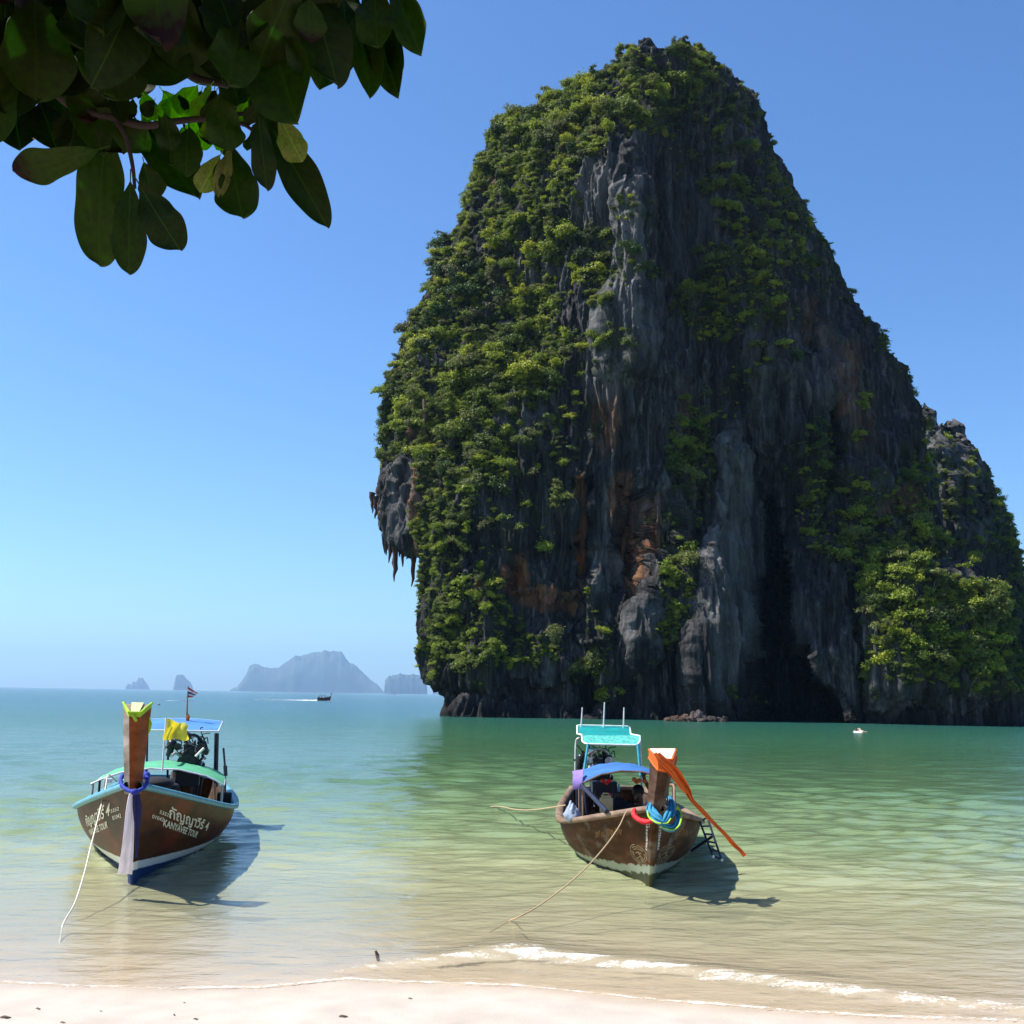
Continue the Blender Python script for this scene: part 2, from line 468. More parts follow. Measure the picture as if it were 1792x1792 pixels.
M_KEYS = {
  84:  [(1140,129),(1146,126),(1152,124),(1158,123),(1164,123),(1172,124),(1180,125),(1188,127),(1196,130)],
  105: [(1098,130),(1112,127),(1128,124),(1142,122),(1160,122),(1176,123),(1190,125),(1203,127),(1215,131)],
  130: [(1050,131),(1082,127),(1110,124),(1135,122),(1160,122),(1185,124),(1205,125),(1230,127),(1255,132)],
  200: [(918,136),(990,130),(1050,125),(1110,120),(1150,121),(1200,124),(1245,125),(1290,127),(1325,133)],
  250: [(858,137),(940,130),(1025,124),(1100,118.5),(1140,121),(1205,124),(1255,124),(1305,126),(1350,134)],
  300: [(838,137),(920,129),(1005,123),(1095,117),(1140,121.5),(1205,124),(1260,124),(1320,126),(1378,134)],
  360: [(818,137),(905,129),(1005,122),(1122,115.5),(1142,121),(1210,123.5),(1275,122.5),(1345,124.5),(1408,134)],
  400: [(802,137),(890,129),(1000,122),(1124,115.5),(1144,121.5),(1220,123),(1290,122),(1370,124),(1432,134)],
  500: [(760,136),(860,128),(990,121),(1126,115),(1146,121),(1230,122),(1310,120),(1400,122),(1476,133)],
  600: [(704,135),(820,127),(970,120.5),(1118,115),(1145,119),(1240,121),(1330,118.5),(1430,121),(1524,133)],
  700: [(670,132),(800,124),(950,118.5),(1100,115),(1160,116.5),(1250,119),(1350,117),(1460,120),(1578,133)],
  800: [(668,130),(790,122),(930,117.5),(1080,115.5),(1170,116.5),(1250,118),(1350,118),(1470,120),(1612,132)],
  880: [(660,128),(765,120),(900,117),(1060,115.5),(1180,115.5),(1250,116.5),(1350,120),(1480,119),(1640,130)],
  935: [(675,126),(750,120),(890,116.8),(1055,115.5),(1180,115.5),(1250,116),(1350,120),(1480,118),(1650,128)],
  952: [(700,124),(755,119.5),(885,116.6),(1055,115.5),(1180,115.5),(1250,116),(1350,120),(1480,117),(1650,127)],
  968: [(742,121.5),(765,119),(880,116.5),(1050,115.5),(1180,115.5),(1250,116),(1350,120),(1480,116),(1650,126)],
  1020:[(746,121),(768,118),(870,115.5),(1050,114.8),(1180,115),(1250,115.5),(1352,119),(1480,115),(1650,125)],
  1100:[(738,120),(765,117),(870,114.2),(1050,114),(1170,114.5),(1250,115),(1355,118),(1475,114.5),(1650,123)],
  1165:[(737,119),(760,116),(850,113.5),(1040,113),(1150,114),(1240,114.5),(1360,117),(1470,114.5),(1650,121)],
  1186:[(752,119),(770,116.2),(850,113.8),(1040,113.2),(1150,114),(1240,114.5),(1365,117),(1472,114.5),(1650,121)],
  1200:[(776,119.5),(790,117),(850,115),(1040,114.2),(1150,114.2),(1240,114.5),(1365,117),(1475,114.3),(1650,121)],
  1232:[(786,119),(800,116.4),(852,114.6),(1040,114),(1150,114),(1240,114.3),(1368,116.5),(1478,114),(1650,121)],
  1254:[(780,116.5),(800,114),(852,113),(1040,113),(1150,113.4),(1240,113.8),(1370,116),(1480,113.5),(1650,121)],
  1285:[(778,116),(800,113.4),(852,112.5),(1040,112.5),(1150,113),(1240,113.4),(1370,115.5),(1480,113),(1650,121)],
}
for rk, row in M_KEYS.items():                          # the face leans back towards the top right
    k_ = 2.6 * min(1, max(0, (1120 - rk) / 500))
    M_KEYS[rk] = [(p, d + (k_ if i >= 4 else k_ * .5 if i == 3 else 0)) for i, (p, d) in enumerate(row)]
CAVE = [(1322,1010),(1334,965),(1352,950),(1372,965),(1388,1000),(1390,1030),(1384,1100),(1424,1150),(1450,1200),(1480,1264),(1485,1310),(1308,1310),(1312,1150)]
M_PUSH = [
  (CAVE, 30.0, 8),
  ([(1318,880),(1342,845),(1366,885),(1384,960),(1388,1010),(1322,1010)], 6.0, 7),
  ([(1268,770),(1300,800),(1312,1000),(1303,1262),(1215,1262),(1204,1120),(1238,960)], -2.2, 10),
  ([(1000,838),(1032,838),(1034,930),(1040,1012),(1008,1010)], 2.0, 4),
  ([(1085,850),(1110,835),(1135,900),(1130,990),(1105,1045),(1075,1040),(1070,930)], 3.4, 6),
  ([(1050,990),(1060,1120),(1015,1130),(1020,1020)], -1.5, 8),
  ([(888,985),(915,985),(920,1032),(885,1030)], 2.4, 5),
  ([(900,1040),(1000,1055),(980,1100),(900,1100)], 1.0, 8),
  ([(1085,338),(1118,334),(1126,470),(1126,640),(1070,640),(1060,480)], -1.3, 7),
  ([(1100,1070),(1140,1050),(1150,1150),(1110,1165)], -1.6, 9),
  ([(1394,965),(1440,940),(1500,1000),(1500,1266),(1478,1262),(1430,1150),(1392,1095)], -2.0, 6),
  ([(1130,860),(1170,850),(1180,940),(1140,1000)], 1.0, 8),
  ([(1340,560),(1360,540),(1370,760),(1340,780)], -1.4, 9),
  ([(1430,700),(1460,690),(1480,860),(1440,880)], 2.2, 8),
  ([(1510,800),(1600,790),(1610,930),(1530,930)], 1.8, 9),
  ([(1370,540),(1420,540),(1440,620),(1390,640)], 1.6, 8),
  ([(1190,880),(1235,840),(1225,990),(1185,1010)], 1.4, 8),
  ([(1012,1180),(1050,1185),(1045,1275),(1010,1275)], 2.2, 6),
]
M_STAIN = [(1016,925,13,90,1.0),(1012,860,10,30,1.0),(1105,970,36,80,0.6),(905,1010,26,34,0.8),(955,1050,50,22,0.5),(1090,880,30,60,0.45),
  (1060,730,28,70,0.28),(1470,670,26,70,0.28),(1400,560,20,50,0.2),(1560,890,40,34,0.4),(1200,720,16,40,0.35),(742,885,12,70,0.8),(748,770,14,40,0.6),
  (1500,740,20,50,0.15),(850,1040,10,30,0.5),(870,330,24,20,0.3),(1145,920,24,60,0.35),(1270,1130,30,90,0.12),(1440,600,16,40,0.15)]
M_PALE = [(1092,430,36,110,0.85),(1045,345,40,60,0.5),(1085,570,44,80,0.6),(1060,660,40,50,0.5),(960,480,40,60,0.4),(930,730,60,60,0.35),(705,880,40,70,0.45),(1210,420,60,120,0.25),(1420,640,60,80,0.25),(1265,1050,45,190,0.6),(1285,820,22,90,0.45),(1055,990,22,55,0.55),(1130,1095,26,40,0.4),(1160,890,16,60,0.35),(1180,560,50,120,0.22),
  (1180,340,30,90,0.18),(1100,400,20,90,0.35),(1060,560,40,60,0.25),(1410,1150,20,110,0.2),(1330,640,22,90,0.3),(1040,400,30,80,0.25),(900,900,30,60,0.12)]

VEG_A = [(1150,78),(1245,120),(1225,185),(1160,215),(1105,240),(1075,262),(1020,300),(1030,350),(1010,430),(960,480),(1010,520),(975,560),(1000,600),
  (985,650),(1000,690),(940,712),(880,740),(900,800),(930,840),(860,856),(838,900),(830,960),(812,1000),(800,1060),(795,1120),(770,1190),(725,1165),
  (735,960),(742,900),(730,860),(745,780),(722,712),(700,760),(655,830),(640,700),(700,580),(755,480),(795,380),(850,230),(930,170),(1050,110)]
VEG_B = [(1190,100),(1245,118),(1335,190),(1360,260),(1410,340),(1450,420),(1485,500),(1510,570),(1450,530),(1400,480),(1345,455),(1285,430),(1240,340),(1222,240)]
VEG_E = [(1490,520),(1535,590),(1590,690),(1610,760),(1590,760),(1555,700),(1510,620),(1480,560)]
VEG_ELL = [(700,765,45,55,.95),(690,800,30,45,.7),(1045,500,26,38,.8),(1062,542,22,20,.9),(1035,625,55,42,.55),(1085,455,30,50,.4),(1110,365,26,26,.5),
  (1040,450,40,60,.55),(1030,1178,34,20,.95),(1060,1222,12,28,.9),(905,1138,75,32,.75),(1180,1060,30,58,.85),(1160,1112,24,30,.8),(850,1065,30,70,.65),
  (1030,1062,14,40,.4),(830,1140,40,45,.7),(880,1090,40,40,.4),(1125,1185,16,16,.4),(1060,1100,20,60,.25),(950,870,50,60,.28),(930,950,60,60,.2),
  (880,930,40,60,.35),(1090,620,30,40,.35),(1135,480,14,14,.7),(1270,545,95,60,.8),(1210,800,42,90,.85),(1180,950,30,80,.5),(1420,800,60,60,.5),
  (1490,905,95,75,.6),(1560,960,90,70,.65),(1590,850,50,90,.5),(1365,1220,75,34,.85),(1330,640,40,40,.3),(1290,480,60,50,.6),(1380,440,70,70,.5),
  (1300,300,70,110,.4),(1160,200,40,50,.55),(1190,260,30,60,.3),(820,1185,40,16,.5),(1010,740,50,36,.35),(960,780,50,60,.4),(1290,700,70,40,.25),(1480,720,60,60,.12)]
def veg_main(px, py):
    nz = fbm(px / 46.0, py / 46.0, 1.5, 3)
    d = 0.95 * ss(-14, 12, poly_sd(px, py, VEG_A) + 22 * nz)
    d = np.maximum(d, 0.42 * ss(-14, 14, poly_sd(px, py, VEG_B) + 22 * nz))
    d = np.maximum(d, 0.6 * ss(-10, 10, poly_sd(px, py, VEG_E) + 10 * nz))
    for cx, cy, rx, ry, k in VEG_ELL:
        q = ((px - cx) / rx) ** 2 + ((py - cy) / ry) ** 2
        d = np.maximum(d, k * ss(1.5, 0.5, q + 0.5 * nz))
    holes = ss(0.18, 0.42, fbm(px / 20.0, py / 34.0, 7.7, 3))          # rock shows between the bushes
    d = d * (1 - 0.92 * ss(-4, 8, poly_sd(px, py, [(650,835),(690,815),(735,805),(744,960),(744,1030),(650,1030)])))
    return d * (1 - 0.9 * holes)
cliff = empty('limestone_cliff', (6.0, 122.0, 0.0))
tag(cliff, 'towering dark limestone cliff rising out of the sea, its sunlit left flank thick with bushes', 'cliff')
def under(o, root):
    o.parent = root
    o.matrix_parent_inverse = Matrix.Translation(-Vector(root.location))
    return o
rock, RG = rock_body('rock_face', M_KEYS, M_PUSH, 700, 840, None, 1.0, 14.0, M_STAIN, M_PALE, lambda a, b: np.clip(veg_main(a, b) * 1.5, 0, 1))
under(rock, cliff)

B_KEYS = {
  992: [(1500,120),(1530,118),(1560,117),(1600,117),(1640,117.5),(1665,119),(1685,121)],
  1010:[(1490,118),(1525,115),(1565,114),(1610,114),(1655,115),(1690,118),(1715,121)],
  1060:[(1488,117),(1525,113.5),(1575,112.5),(1635,112.5),(1690,114),(1722,117),(1748,121)],
  1130:[(1496,116.5),(1535,112.5),(1595,111.5),(1660,111.5),(1715,113),(1752,116),(1778,121)],
  1200:[(1500,116),(1535,112),(1600,111),(1675,111),(1730,113),(1772,116),(1800,121)],
  1255:[(1485,116.5),(1530,113),(1600,112.5),(1680,112.5),(1740,114),(1785,117),(1815,122)],
  1290:[(1480,116),(1530,112.5),(1600,112),(1680,112),(1740,113.5),(1785,116.5),(1815,121)],
}
VEG_C = [(1490,1005),(1560,985),(1640,1005),(1700,1030),(1745,1085),(1775,1150),(1795,1215),(1700,1228),(1640,1205),(1560,1150),(1520,1110)]
def veg_butt(px, py):
    nz = fbm(px / 40.0, py / 40.0, 11.5, 3)
    d = 0.95 * ss(-10, 10, poly_sd(px, py, VEG_C) + 12 * nz)
    for cx, cy, rx, ry, k in [(1500,1185,28,22,.95),(1583,1182,32,20,.9),(1535,1135,24,26,.7),(1640,1215,40,20,.5),(1540,1220,30,20,.3)]:
        d = np.maximum(d, k * ss(1.5, 0.5, ((px - cx) / rx) ** 2 + ((py - cy) / ry) ** 2))
    return d
B_KEYS = {k_: [(p, d - (1.6 if k_ < 1240 else .6)) for p, d in v] for k_, v in B_KEYS.items()}
buttress, BG_ = rock_body('buttress', B_KEYS, [], 230, 230, None, 0.7, 6.0, [(1610,1180,20,30,.2)], [(1560,1190,40,70,.35),(1530,1080,20,50,.3)],
                          lambda a, b: np.clip(veg_butt(a, b) * 1.3, 0, 1), seed=3.0)
under(buttress, cliff)

# hanging drips under the left overhang: each a part
def stalactite(px, py0, py1, depth, r, name='stalactite'):
    top, bot = V(px, py0, depth), V(px, py1, depth)
    n = 9; pts = []; rs = []
    for i in range(n):
        t = i / (n - 1)
        pts.append(top.lerp(bot, t) + Vector((random.uniform(-.12, .12) * r * 3 * (t > 0), random.uniform(-.2, .2) * r, 0)))
        rs.append(r * (1 - t) ** 0.8 * random.uniform(.75, 1.25) + 0.05)
    o = MB().tube(pts, rs, 7).build(name, ROCK)
    me = o.data
    for nm, val in (('stain', 0.25), ('pale', 0.0), ('moss', 0.0)):
        a = me.attributes.new(nm, 'FLOAT', 'POINT'); a.data.foreach_set('value', np.full(len(me.vertices), val, np.float32))
    under(o, cliff)
for a in [(692,930,1018,123.5,.55),(722,915,1027,122.5,.5),(682,925,985,124,.35),(706,930,992,123,.4),(714,930,975,123,.3),(735,915,968,122,.4),
          (676,905,962,124.5,.4),(698,930,975,123.6,.3),(728,930,985,122.4,.25),(667,880,925,126,.45),(658,868,908,127,.4),(652,862,898,127.5,.3),
          (664,850,895,127,.5),(687,920,968,124,.3),(740,905,950,121.5,.4),(744,700,760,123,.3)]:
    stalactite(*a)
m_fr = MB()
for i in range(60):
    x = random.uniform(672, 744); dpt = 124.5 - (x - 672) / 72 * 3
    y0 = 935; p0 = V(x, y0, dpt); p1 = V(x + random.uniform(-2, 2), y0 + random.uniform(12, 38), dpt)
    m_fr.tube([p0, p0.lerp(p1, .5) + Vector((random.uniform(-.08, .08), 0, 0)), p1], [.32, .18, .04], 5)
fr = m_fr.build('dripstone_fringe', ROCK); fr['kind'] = 'stuff'; under(fr, cliff)

S_KEYS = {
  742: [(1560,134),(1566,133),(1572,132),(1578,132),(1584,132),(1590,133),(1596,135)],
  768: [(1540,134),(1560,132),(1585,130.5),(1605,130),(1625,130.5),(1640,132),(1656,135)],
  800: [(1520,134),(1555,130),(1590,128.5),(1620,128),(1650,128.5),(1672,131),(1692,136)],
  850: [(1500,133),(1550,128),(1595,126.5),(1635,126),(1670,127),(1700,130),(1724,137)],
  900: [(1500,132),(1550,127),(1600,125.5),(1650,125),(1690,126.5),(1722,130),(1746,138)],
  950: [(1500,131),(1550,126),(1605,124.5),(1660,124),(1710,126),(1742,130),(1766,139)],
  1000:[(1500,130),(1560,125),(1615,123.5),(1670,123),(1720,125.5),(1754,130),(1777,140)],
  1050:[(1500,129),(1560,124.5),(1620,123),(1680,122.5),(1735,125),(1768,130),(1790,141)],
  1130:[(1500,128),(1565,124),(1630,122.5),(1690,122),(1745,124.5),(1785,129),(1815,141)],
  1200:[(1500,127),(1565,124),(1635,122.5),(1700,122),(1760,124),(1810,129),(1850,141)],
  1285:[(1500,127),(1565,124),(1640,122),(1705,121.5),(1770,123.5),(1830,129),(1875,141)],
}
crag = empty('limestone_crag', (66.0, 182.0, 0.0))
tag(crag, 'lower jagged grey limestone crag standing behind the right shoulder of the big cliff', 'crag')
def veg_crag(px, py):
    nz = fbm(px / 30.0, py / 30.0, 21.5, 3)
    d = np.zeros(np.shape(px))
    for cx, cy, rx, ry, k in [(1655,850,40,30,.5),(1690,880,40,40,.5),(1740,930,26,60,.9),(1650,905,30,20,.8),(1760,1000,20,60,.9),(1690,950,50,40,.35),
                              (1755,1060,36,40,.85),(1700,1010,40,40,.5),(1660,975,30,30,.4),(1620,800,30,20,.25),(1775,1120,30,60,.7),(1715,860,18,40,.7),(1600,980,30,40,.6)]:
        d = np.maximum(d, k * ss(1.5, 0.4, ((px - cx) / rx) ** 2 + ((py - cy) / ry) ** 2 + 0.8 * nz))
    return d
S_KEYS = {k_: [(p, d + 52) for p, d in v] for k_, v in S_KEYS.items()}
crag_rock, SG = rock_body('crag_face', S_KEYS, [([(1650,770),(1662,770),(1668,850),(1652,850)], 3.0, 4), ([(1690,800),(1700,800),(1705,900),(1695,900)], 3.0, 4)],
                          260, 320, None, 1.25, 16.0, [(1745,1210,30,40,.5)], [(1640,830,60,80,.5),(1700,960,40,60,.3)], lambda a, b: np.clip(veg_crag(a, b) * 1.2, 0, 1), seed=6.0, jag=4.5)
under(crag_rock, crag)

# ------------------------------------------------------------------ bushes on the rock
def leaf_mat(name, lo, hi, trans=0.35):
    m, N, L = new_mat(name)
    b = N['Principled BSDF']; b.inputs['Roughness'].default_value = 0.55; b.inputs['Specular IOR Level'].default_value = 0.3
    oi = N.new('ShaderNodeObjectInfo')
    rp = ramp(N, [(0.0, lo), (0.22, (0.045, 0.090, 0.024)), (0.42, (0.125, 0.125, 0.058)), (0.6, (0.15, 0.20, 0.025)), (0.85, hi), (1.0, (0.36, 0.38, 0.035))]); L.new(oi.outputs['Random'], rp.inputs[0])
    geo = N.new('ShaderNodeNewGeometry')
    nz = node(N, 'ShaderNodeTexNoise'); nz.inputs['Scale'].default_value = 0.09; nz.inputs['Detail'].default_value = 3
    L.new(geo.outputs['Position'], nz.inputs['Vector'])
    mr = node(N, 'ShaderNodeMapRange'); mr.inputs[1].default_value = 0.35; mr.inputs[2].default_value = 0.68; L.new(nz.outputs[0], mr.inputs[0])
    mh = node(N, 'ShaderNodeMath', operation='MULTIPLY'); mh.inputs[1].default_value = 0.45; L.new(mr.outputs[0], mh.inputs[0])
    c = mixc(N, L, mh.outputs[0], rp.outputs[0], hi)
    n2 = node(N, 'ShaderNodeTexNoise'); n2.inputs['Scale'].default_value = 2.2; n2.inputs['Detail'].default_value = 2
    L.new(geo.outputs['Position'], n2.inputs['Vector'])
    m2 = node(N, 'ShaderNodeMapRange'); m2.inputs[1].default_value = 0.3; m2.inputs[2].default_value = 0.7; m2.inputs[3].default_value = 0.55; m2.inputs[4].default_value = 1.35
    L.new(n2.outputs[0], m2.inputs[0])
    s = node(N, 'ShaderNodeVectorMath', operation='SCALE'); L.new(c, s.inputs[0]); L.new(m2.outputs[0], s.inputs['Scale'])
    L.new(s.outputs[0], b.inputs['Base Color'])
    t = N.new('ShaderNodeBsdfTranslucent'); L.new(s.outputs[0], t.inputs[0])
    ms = N.new('ShaderNodeMixShader'); ms.inputs[0].default_value = trans
    L.new(b.outputs[0], ms.inputs[1]); L.new(t.outputs[0], ms.inputs[2]); L.new(ms.outputs[0], N['Material Output'].inputs['Surface'])
    return m
LEAF = leaf_mat('bush_leaves', (0.020, 0.042, 0.013), (0.25, 0.31, 0.026), .4)
TWIG = simple('twig_bark', (0.16, 0.13, 0.10), 0.9)

def bush_mesh(kind, seed, nl=420):
    r = np.random.default_rng(seed)
    lobes = []
    n = {'round': 7, 'flat': 8, 'tall': 9, 'hang': 6, 'sparse': 7}[kind]
    for i in range(n):
        a = r.uniform(0, 2 * np.pi); q = np.sqrt(r.uniform(0, 1))
        if kind == 'round': c = [0.6 * q * np.cos(a), 0.6 * q * np.sin(a), 0.35 + r.uniform(0, .6)]; s = r.uniform(.3, .52)
        elif kind == 'flat': c = [0.9 * q * np.cos(a), 0.8 * q * np.sin(a), 0.55 + r.uniform(0, .25)]; s = r.uniform(.28, .42)
        elif kind == 'tall': c = [0.4 * q * np.cos(a), 0.4 * q * np.sin(a), 0.25 + 1.3 * i / n]; s = r.uniform(.26, .42)
        elif kind == 'sparse': c = [0.8 * q * np.cos(a), 0.8 * q * np.sin(a), 0.3 + r.uniform(0, 1.1)]; s = r.uniform(.18, .32)
        else: c = [0.5 * q * np.cos(a), 0.5 * q * np.sin(a), 0.35 - 1.1 * i / n]; s = r.uniform(.22, .40)
        lobes.append((c, s))
    C0 = np.array([l[0] for l in lobes]); S0 = np.array([l[1] for l in lobes])
    w = S0 ** 2; w /= w.sum()
    k = r.choice(n, nl, p=w)
    d = r.normal(size=(nl, 3)); d[:, 2] = np.abs(d[:, 2]) * 0.9 - 0.25 * (r.random(nl) < .4); d /= np.linalg.norm(d, axis=1)[:, None]
    ctr = C0[k] + d * (S0[k] * r.uniform(.35, 1.0, nl) ** .7 * (1 + .35 * np.abs(r.normal(size=nl)) * (r.random(nl) < .35)))[:, None] * np.array([1, 1, .85])
    ctr += 0.07 * np.stack([pn(ctr[:, 0] * 4 + seed, ctr[:, 1] * 4, ctr[:, 2] * 4), pn(ctr[:, 0] * 4, ctr[:, 1] * 4 + seed, ctr[:, 2] * 4), pn(ctr[:, 0] * 4, ctr[:, 1] * 4, ctr[:, 2] * 4 + seed)], -1)
    nrm = d + 0.85 * r.normal(size=(nl, 3)); nrm[:, 2] += 0.35; nrm /= np.linalg.norm(nrm, axis=1)[:, None]
    t = np.cross(nrm, r.normal(size=(nl, 3))); t /= np.linalg.norm(t, axis=1)[:, None]
    b = np.cross(nrm, t)
    ln = r.uniform(.045, .095, nl)[:, None]; wd = ln * r.uniform(.45, .75, nl)[:, None]
    v = np.stack([ctr - t * ln, ctr + b * wd - t * ln * .1, ctr + t * ln + nrm * ln * -.25, ctr - b * wd - t * ln * .1], 1).reshape(-1, 3)
    f = np.arange(nl * 4).reshape(-1, 4)
    return v, f
VAR = []
for i, (kd, nl) in enumerate([('round', 1100), ('round', 950), ('flat', 950), ('tall', 1100), ('sparse', 560), ('hang', 760), ('round', 760), ('round', 1250)]):
    v, f = bush_mesh(kd, 100 + i, nl)
    VAR.append((kd, mesh_np(kd + '_bush_leaves', v, f, LEAF, smooth=False, link=False)))

def scatter(G, dens, spacing, n_try, seed, smin, smax):
    """dart throwing over a rock sheet"""
    r = np.random.default_rng(seed)
    D = dens(G['px'], G['py'])
    pz = G['P'][..., 2]
    D = np.where(pz < 1.6, 0, D)
    w = (D ** 1.3).ravel(); cs = np.cumsum(w); cs /= cs[-1]
    pick = np.searchsorted(cs, r.random(n_try))
    P = G['P'].reshape(-1, 3)[pick]; Nn = G['n'].reshape(-1, 3)[pick]; D1 = D.ravel()[pick]
    px = G['px'].ravel()[pick]; py = G['py'].ravel()[pick]
    size = smin + (smax - smin) * r.random(n_try) ** 2.6
    size *= 0.6 + 0.4 * D1
    size *= np.where(py < 150, 0.5, 1.0)
    size *= np.where(np.abs(Nn[:, 0]) > 0.66, 0.52, 1.0)
    size *= np.where((px < 800) & (py > 880), 0.62, 1.0)
    gap = np.clip(np.maximum(D1, .02) ** -0.75, 1, 6)
    ok_ = r.random(n_try) < D1
    grid = {}; keep = []
    cell = smax
    for i in range(n_try):
        if not ok_[i]: continue
        p = P[i]; k0 = tuple(np.floor(p / cell).astype(int)); ok = True
        for dx in (-1, 0, 1):
            for dy in (-1, 0, 1):
                for dz in (-1, 0, 1):
                    for j in grid.get((k0[0] + dx, k0[1] + dy, k0[2] + dz), ()):
                        q = P[j] - p
                        if q @ q < (spacing * (size[i] + size[j]) * .5 * gap[i]) ** 2: ok = False; break
                    if not ok: break
                if not ok: break
            if not ok: break
        if ok: grid.setdefault(k0, []).append(i); keep.append(i)
    k = np.array(keep)
    return dict(P=P[k], n=Nn[k], s=size[k], px=px[k], py=py[k], d=D1[k])
sA = scatter(RG, veg_main, 0.50, 42000, 1, 0.30, 2.3)
sB = scatter(BG_, veg_butt, 0.54, 3000, 2, 0.6, 2.6)
sC = scatter(SG, veg_crag, 0.6, 3500, 3, 0.5, 2.4)
S = {k: np.concatenate([sA[k], sB[k], sC[k]]) for k in sA}
S['where'] = np.concatenate([np.zeros(len(sA['s'])), np.ones(len(sB['s'])), np.full(len(sC['s']), 2)])
order = np.argsort(-S['s'])
S = {k: v[order] for k, v in S.items()}
nS = len(S['s'])
r_ = np.random.default_rng(17)
# kind of bush: hanging ones where the rock is steep or overhangs
var = r_.choice([0, 1, 2, 3, 4, 6, 7], nS, p=[.24, .22, .07, .13, .08, .05, .21])
steep = (S['n'][:, 2] < -0.05) & (r_.random(nS) < .6)
var = np.where(steep & (S['s'] < 1.6), 5, var)
rotz = r_.uniform(0, 6.28, nS)
tilt = r_.normal(size=(nS, 2)) * .28
tall = r_.uniform(.75, 1.25, (nS, 3)) * np.array([1, 1, 1.0])
pos = S['P'] + S['n'] * (S['s'] * 0.02)[:, None] - np.array([0, 0, 1]) * (S['s'] * 0.30)[:, None]
def where_words(i):
    px, py, w = S['px'][i], S['py'][i], S['where'][i]
    if w == 1:
        return ('top' if py < 1050 else 'middle' if py < 1130 else 'foot') + ' of sunlit buttress, ' + ('left side' if px < 1570 else 'centre' if px < 1660 else 'right side')
    if w == 2:
        return ('crest' if py < 880 else 'upper part' if py < 980 else 'lower part') + ' of grey crag, ' + ('left side' if px < 1680 else 'outer edge')
    rows = [(150, 'very top'), (260, 'shoulder'), (380, 'upper part'), (500, 'upper middle'), (620, 'middle'), (740, 'lower middle'), (880, 'lower part'), (1030, 'stalactite level' if px < 900 else 'low part'), (1400, 'foot')]
    rw = next(n for y, n in rows if py < y)
    le = np.interp(py, [100, 200, 300, 500, 700, 880, 1000, 1200], [1100, 925, 838, 760, 670, 660, 745, 770])
    re_ = np.interp(py, [100, 200, 300, 500, 700, 880], [1200, 1325, 1378, 1476, 1578, 1640])
    c = 'left outline' if px < le + 45 else 'sunlit left flank' if px < le + 150 else 'inner left flank' if px < 1030 else 'bare central rib' if px < 1135 else 'dark wall beside the rib' if px < 1250 else 'right outline' if px > re_ - 50 else 'shaded right slope'
    return rw + ' of ' + c
KW = {'round': 'rounded leafy bush', 'flat': 'wide flat-topped bush', 'tall': 'upright small tree', 'hang': 'trailing leafy shrub', 'sparse': 'open twiggy shrub'}
NI = 290
for i in range(NI):
    kd, me = VAR[var[i]]
    sz = 'very large' if i < 60 else 'large' if i < 170 else 'medium'
    base = Vector(pos[i])
    if i < 40:                                         # the ones that show largest: crown and trunk
        t = empty('cliff_tree', base, 0)
        tag(t, f"{sz} {KW[kd]}, {where_words(i)}", 'tree' if kd in ('tall', 'flat') else 'bush', 'bushes and small trees growing on the cliff')
        c = bpy.data.objects.new('crown', me); C.objects.link(c); c.parent = t
        c.scale = (S['s'][i],) * 3; c.rotation_euler = (0, 0, rotz[i])
        tr = MB().tube([(0, 0.35, -0.5), (0.05, 0.1, 0.1 * S['s'][i]), (0, 0, 0.45 * S['s'][i])], [.14, .1, .05], 6)
        for q in range(3):
            a = rotz[i] + q * 2.1
            tr.tube([(0, 0, .2 * S['s'][i]), (math.cos(a) * .4 * S['s'][i], math.sin(a) * .4 * S['s'][i], .7 * S['s'][i])], [.05, .02], 5)
        tr.build('trunk', TWIG, t)
    else:
        t = bpy.data.objects.new('cliff_bush', me); C.objects.link(t)
        t.location = base; t.scale = tuple(S['s'][i] * tall[i]); t.rotation_euler = (tilt[i, 0], tilt[i, 1], rotz[i])
        tag(t, f"{sz} {KW[kd]}, {where_words(i)}", 'bush', 'bushes and small trees growing on the cliff')
# what only height tells apart says so
byl = {}
for o in C.objects:
    if o.name.startswith(('cliff_bush', 'cliff_tree')): byl.setdefault(o['label'], []).append(o)
for lab, os_ in byl.items():
    n_ = len(os_)
    if n_ < 2 or n_ > 11: continue
    os_.sort(key=lambda o: -o.location.z)
    od = ['', 'second ', 'third ', 'fourth ', 'fifth ']
    h_ = n_ // 2
    w_ = ['upper', 'lower'] if n_ == 2 else [od[k_] + 'highest' for k_ in range(h_)] + (['middle'] if n_ % 2 else []) + [od[k_] + 'lowest' for k_ in range(h_ - 1, -1, -1)]
    for o, a_ in zip(os_, w_): o['label'] = lab + ', ' + a_ + ' of ' + ['two', 'three', 'four', 'five', 'six', 'seven', 'eight', 'nine', 'ten', 'eleven'][n_ - 2]
# the rest: one cover of bushes, instanced
rest = slice(NI, nS)
cover = mesh_np('cliff_vegetation', pos[rest], np.zeros((0, 3), np.int32), None, None, attrs={'sz': S['s'][rest] * tall[rest, 0], 'sy': S['s'][rest] * tall[rest, 1], 'sv': S['s'][rest] * tall[rest, 2], 'rx': tilt[rest, 0], 'ry': tilt[rest, 1], 'var': var[rest].astype(float), 'rz': rotz[rest]})
cover['kind'] = 'stuff'
tag(cover, 'green bushes, creepers and small trees covering the rock faces', 'vegetation')
ng = bpy.data.node_groups.new('bush_cover', 'GeometryNodeTree')
ng.interface.new_socket('Geometry', in_out='INPUT', socket_type='NodeSocketGeometry')
ng.interface.new_socket('Geometry', in_out='OUTPUT', socket_type='NodeSocketGeometry')
gi = ng.nodes.new('NodeGroupInput'); go = ng.nodes.new('NodeGroupOutput')
jn = ng.nodes.new('GeometryNodeJoinGeometry')
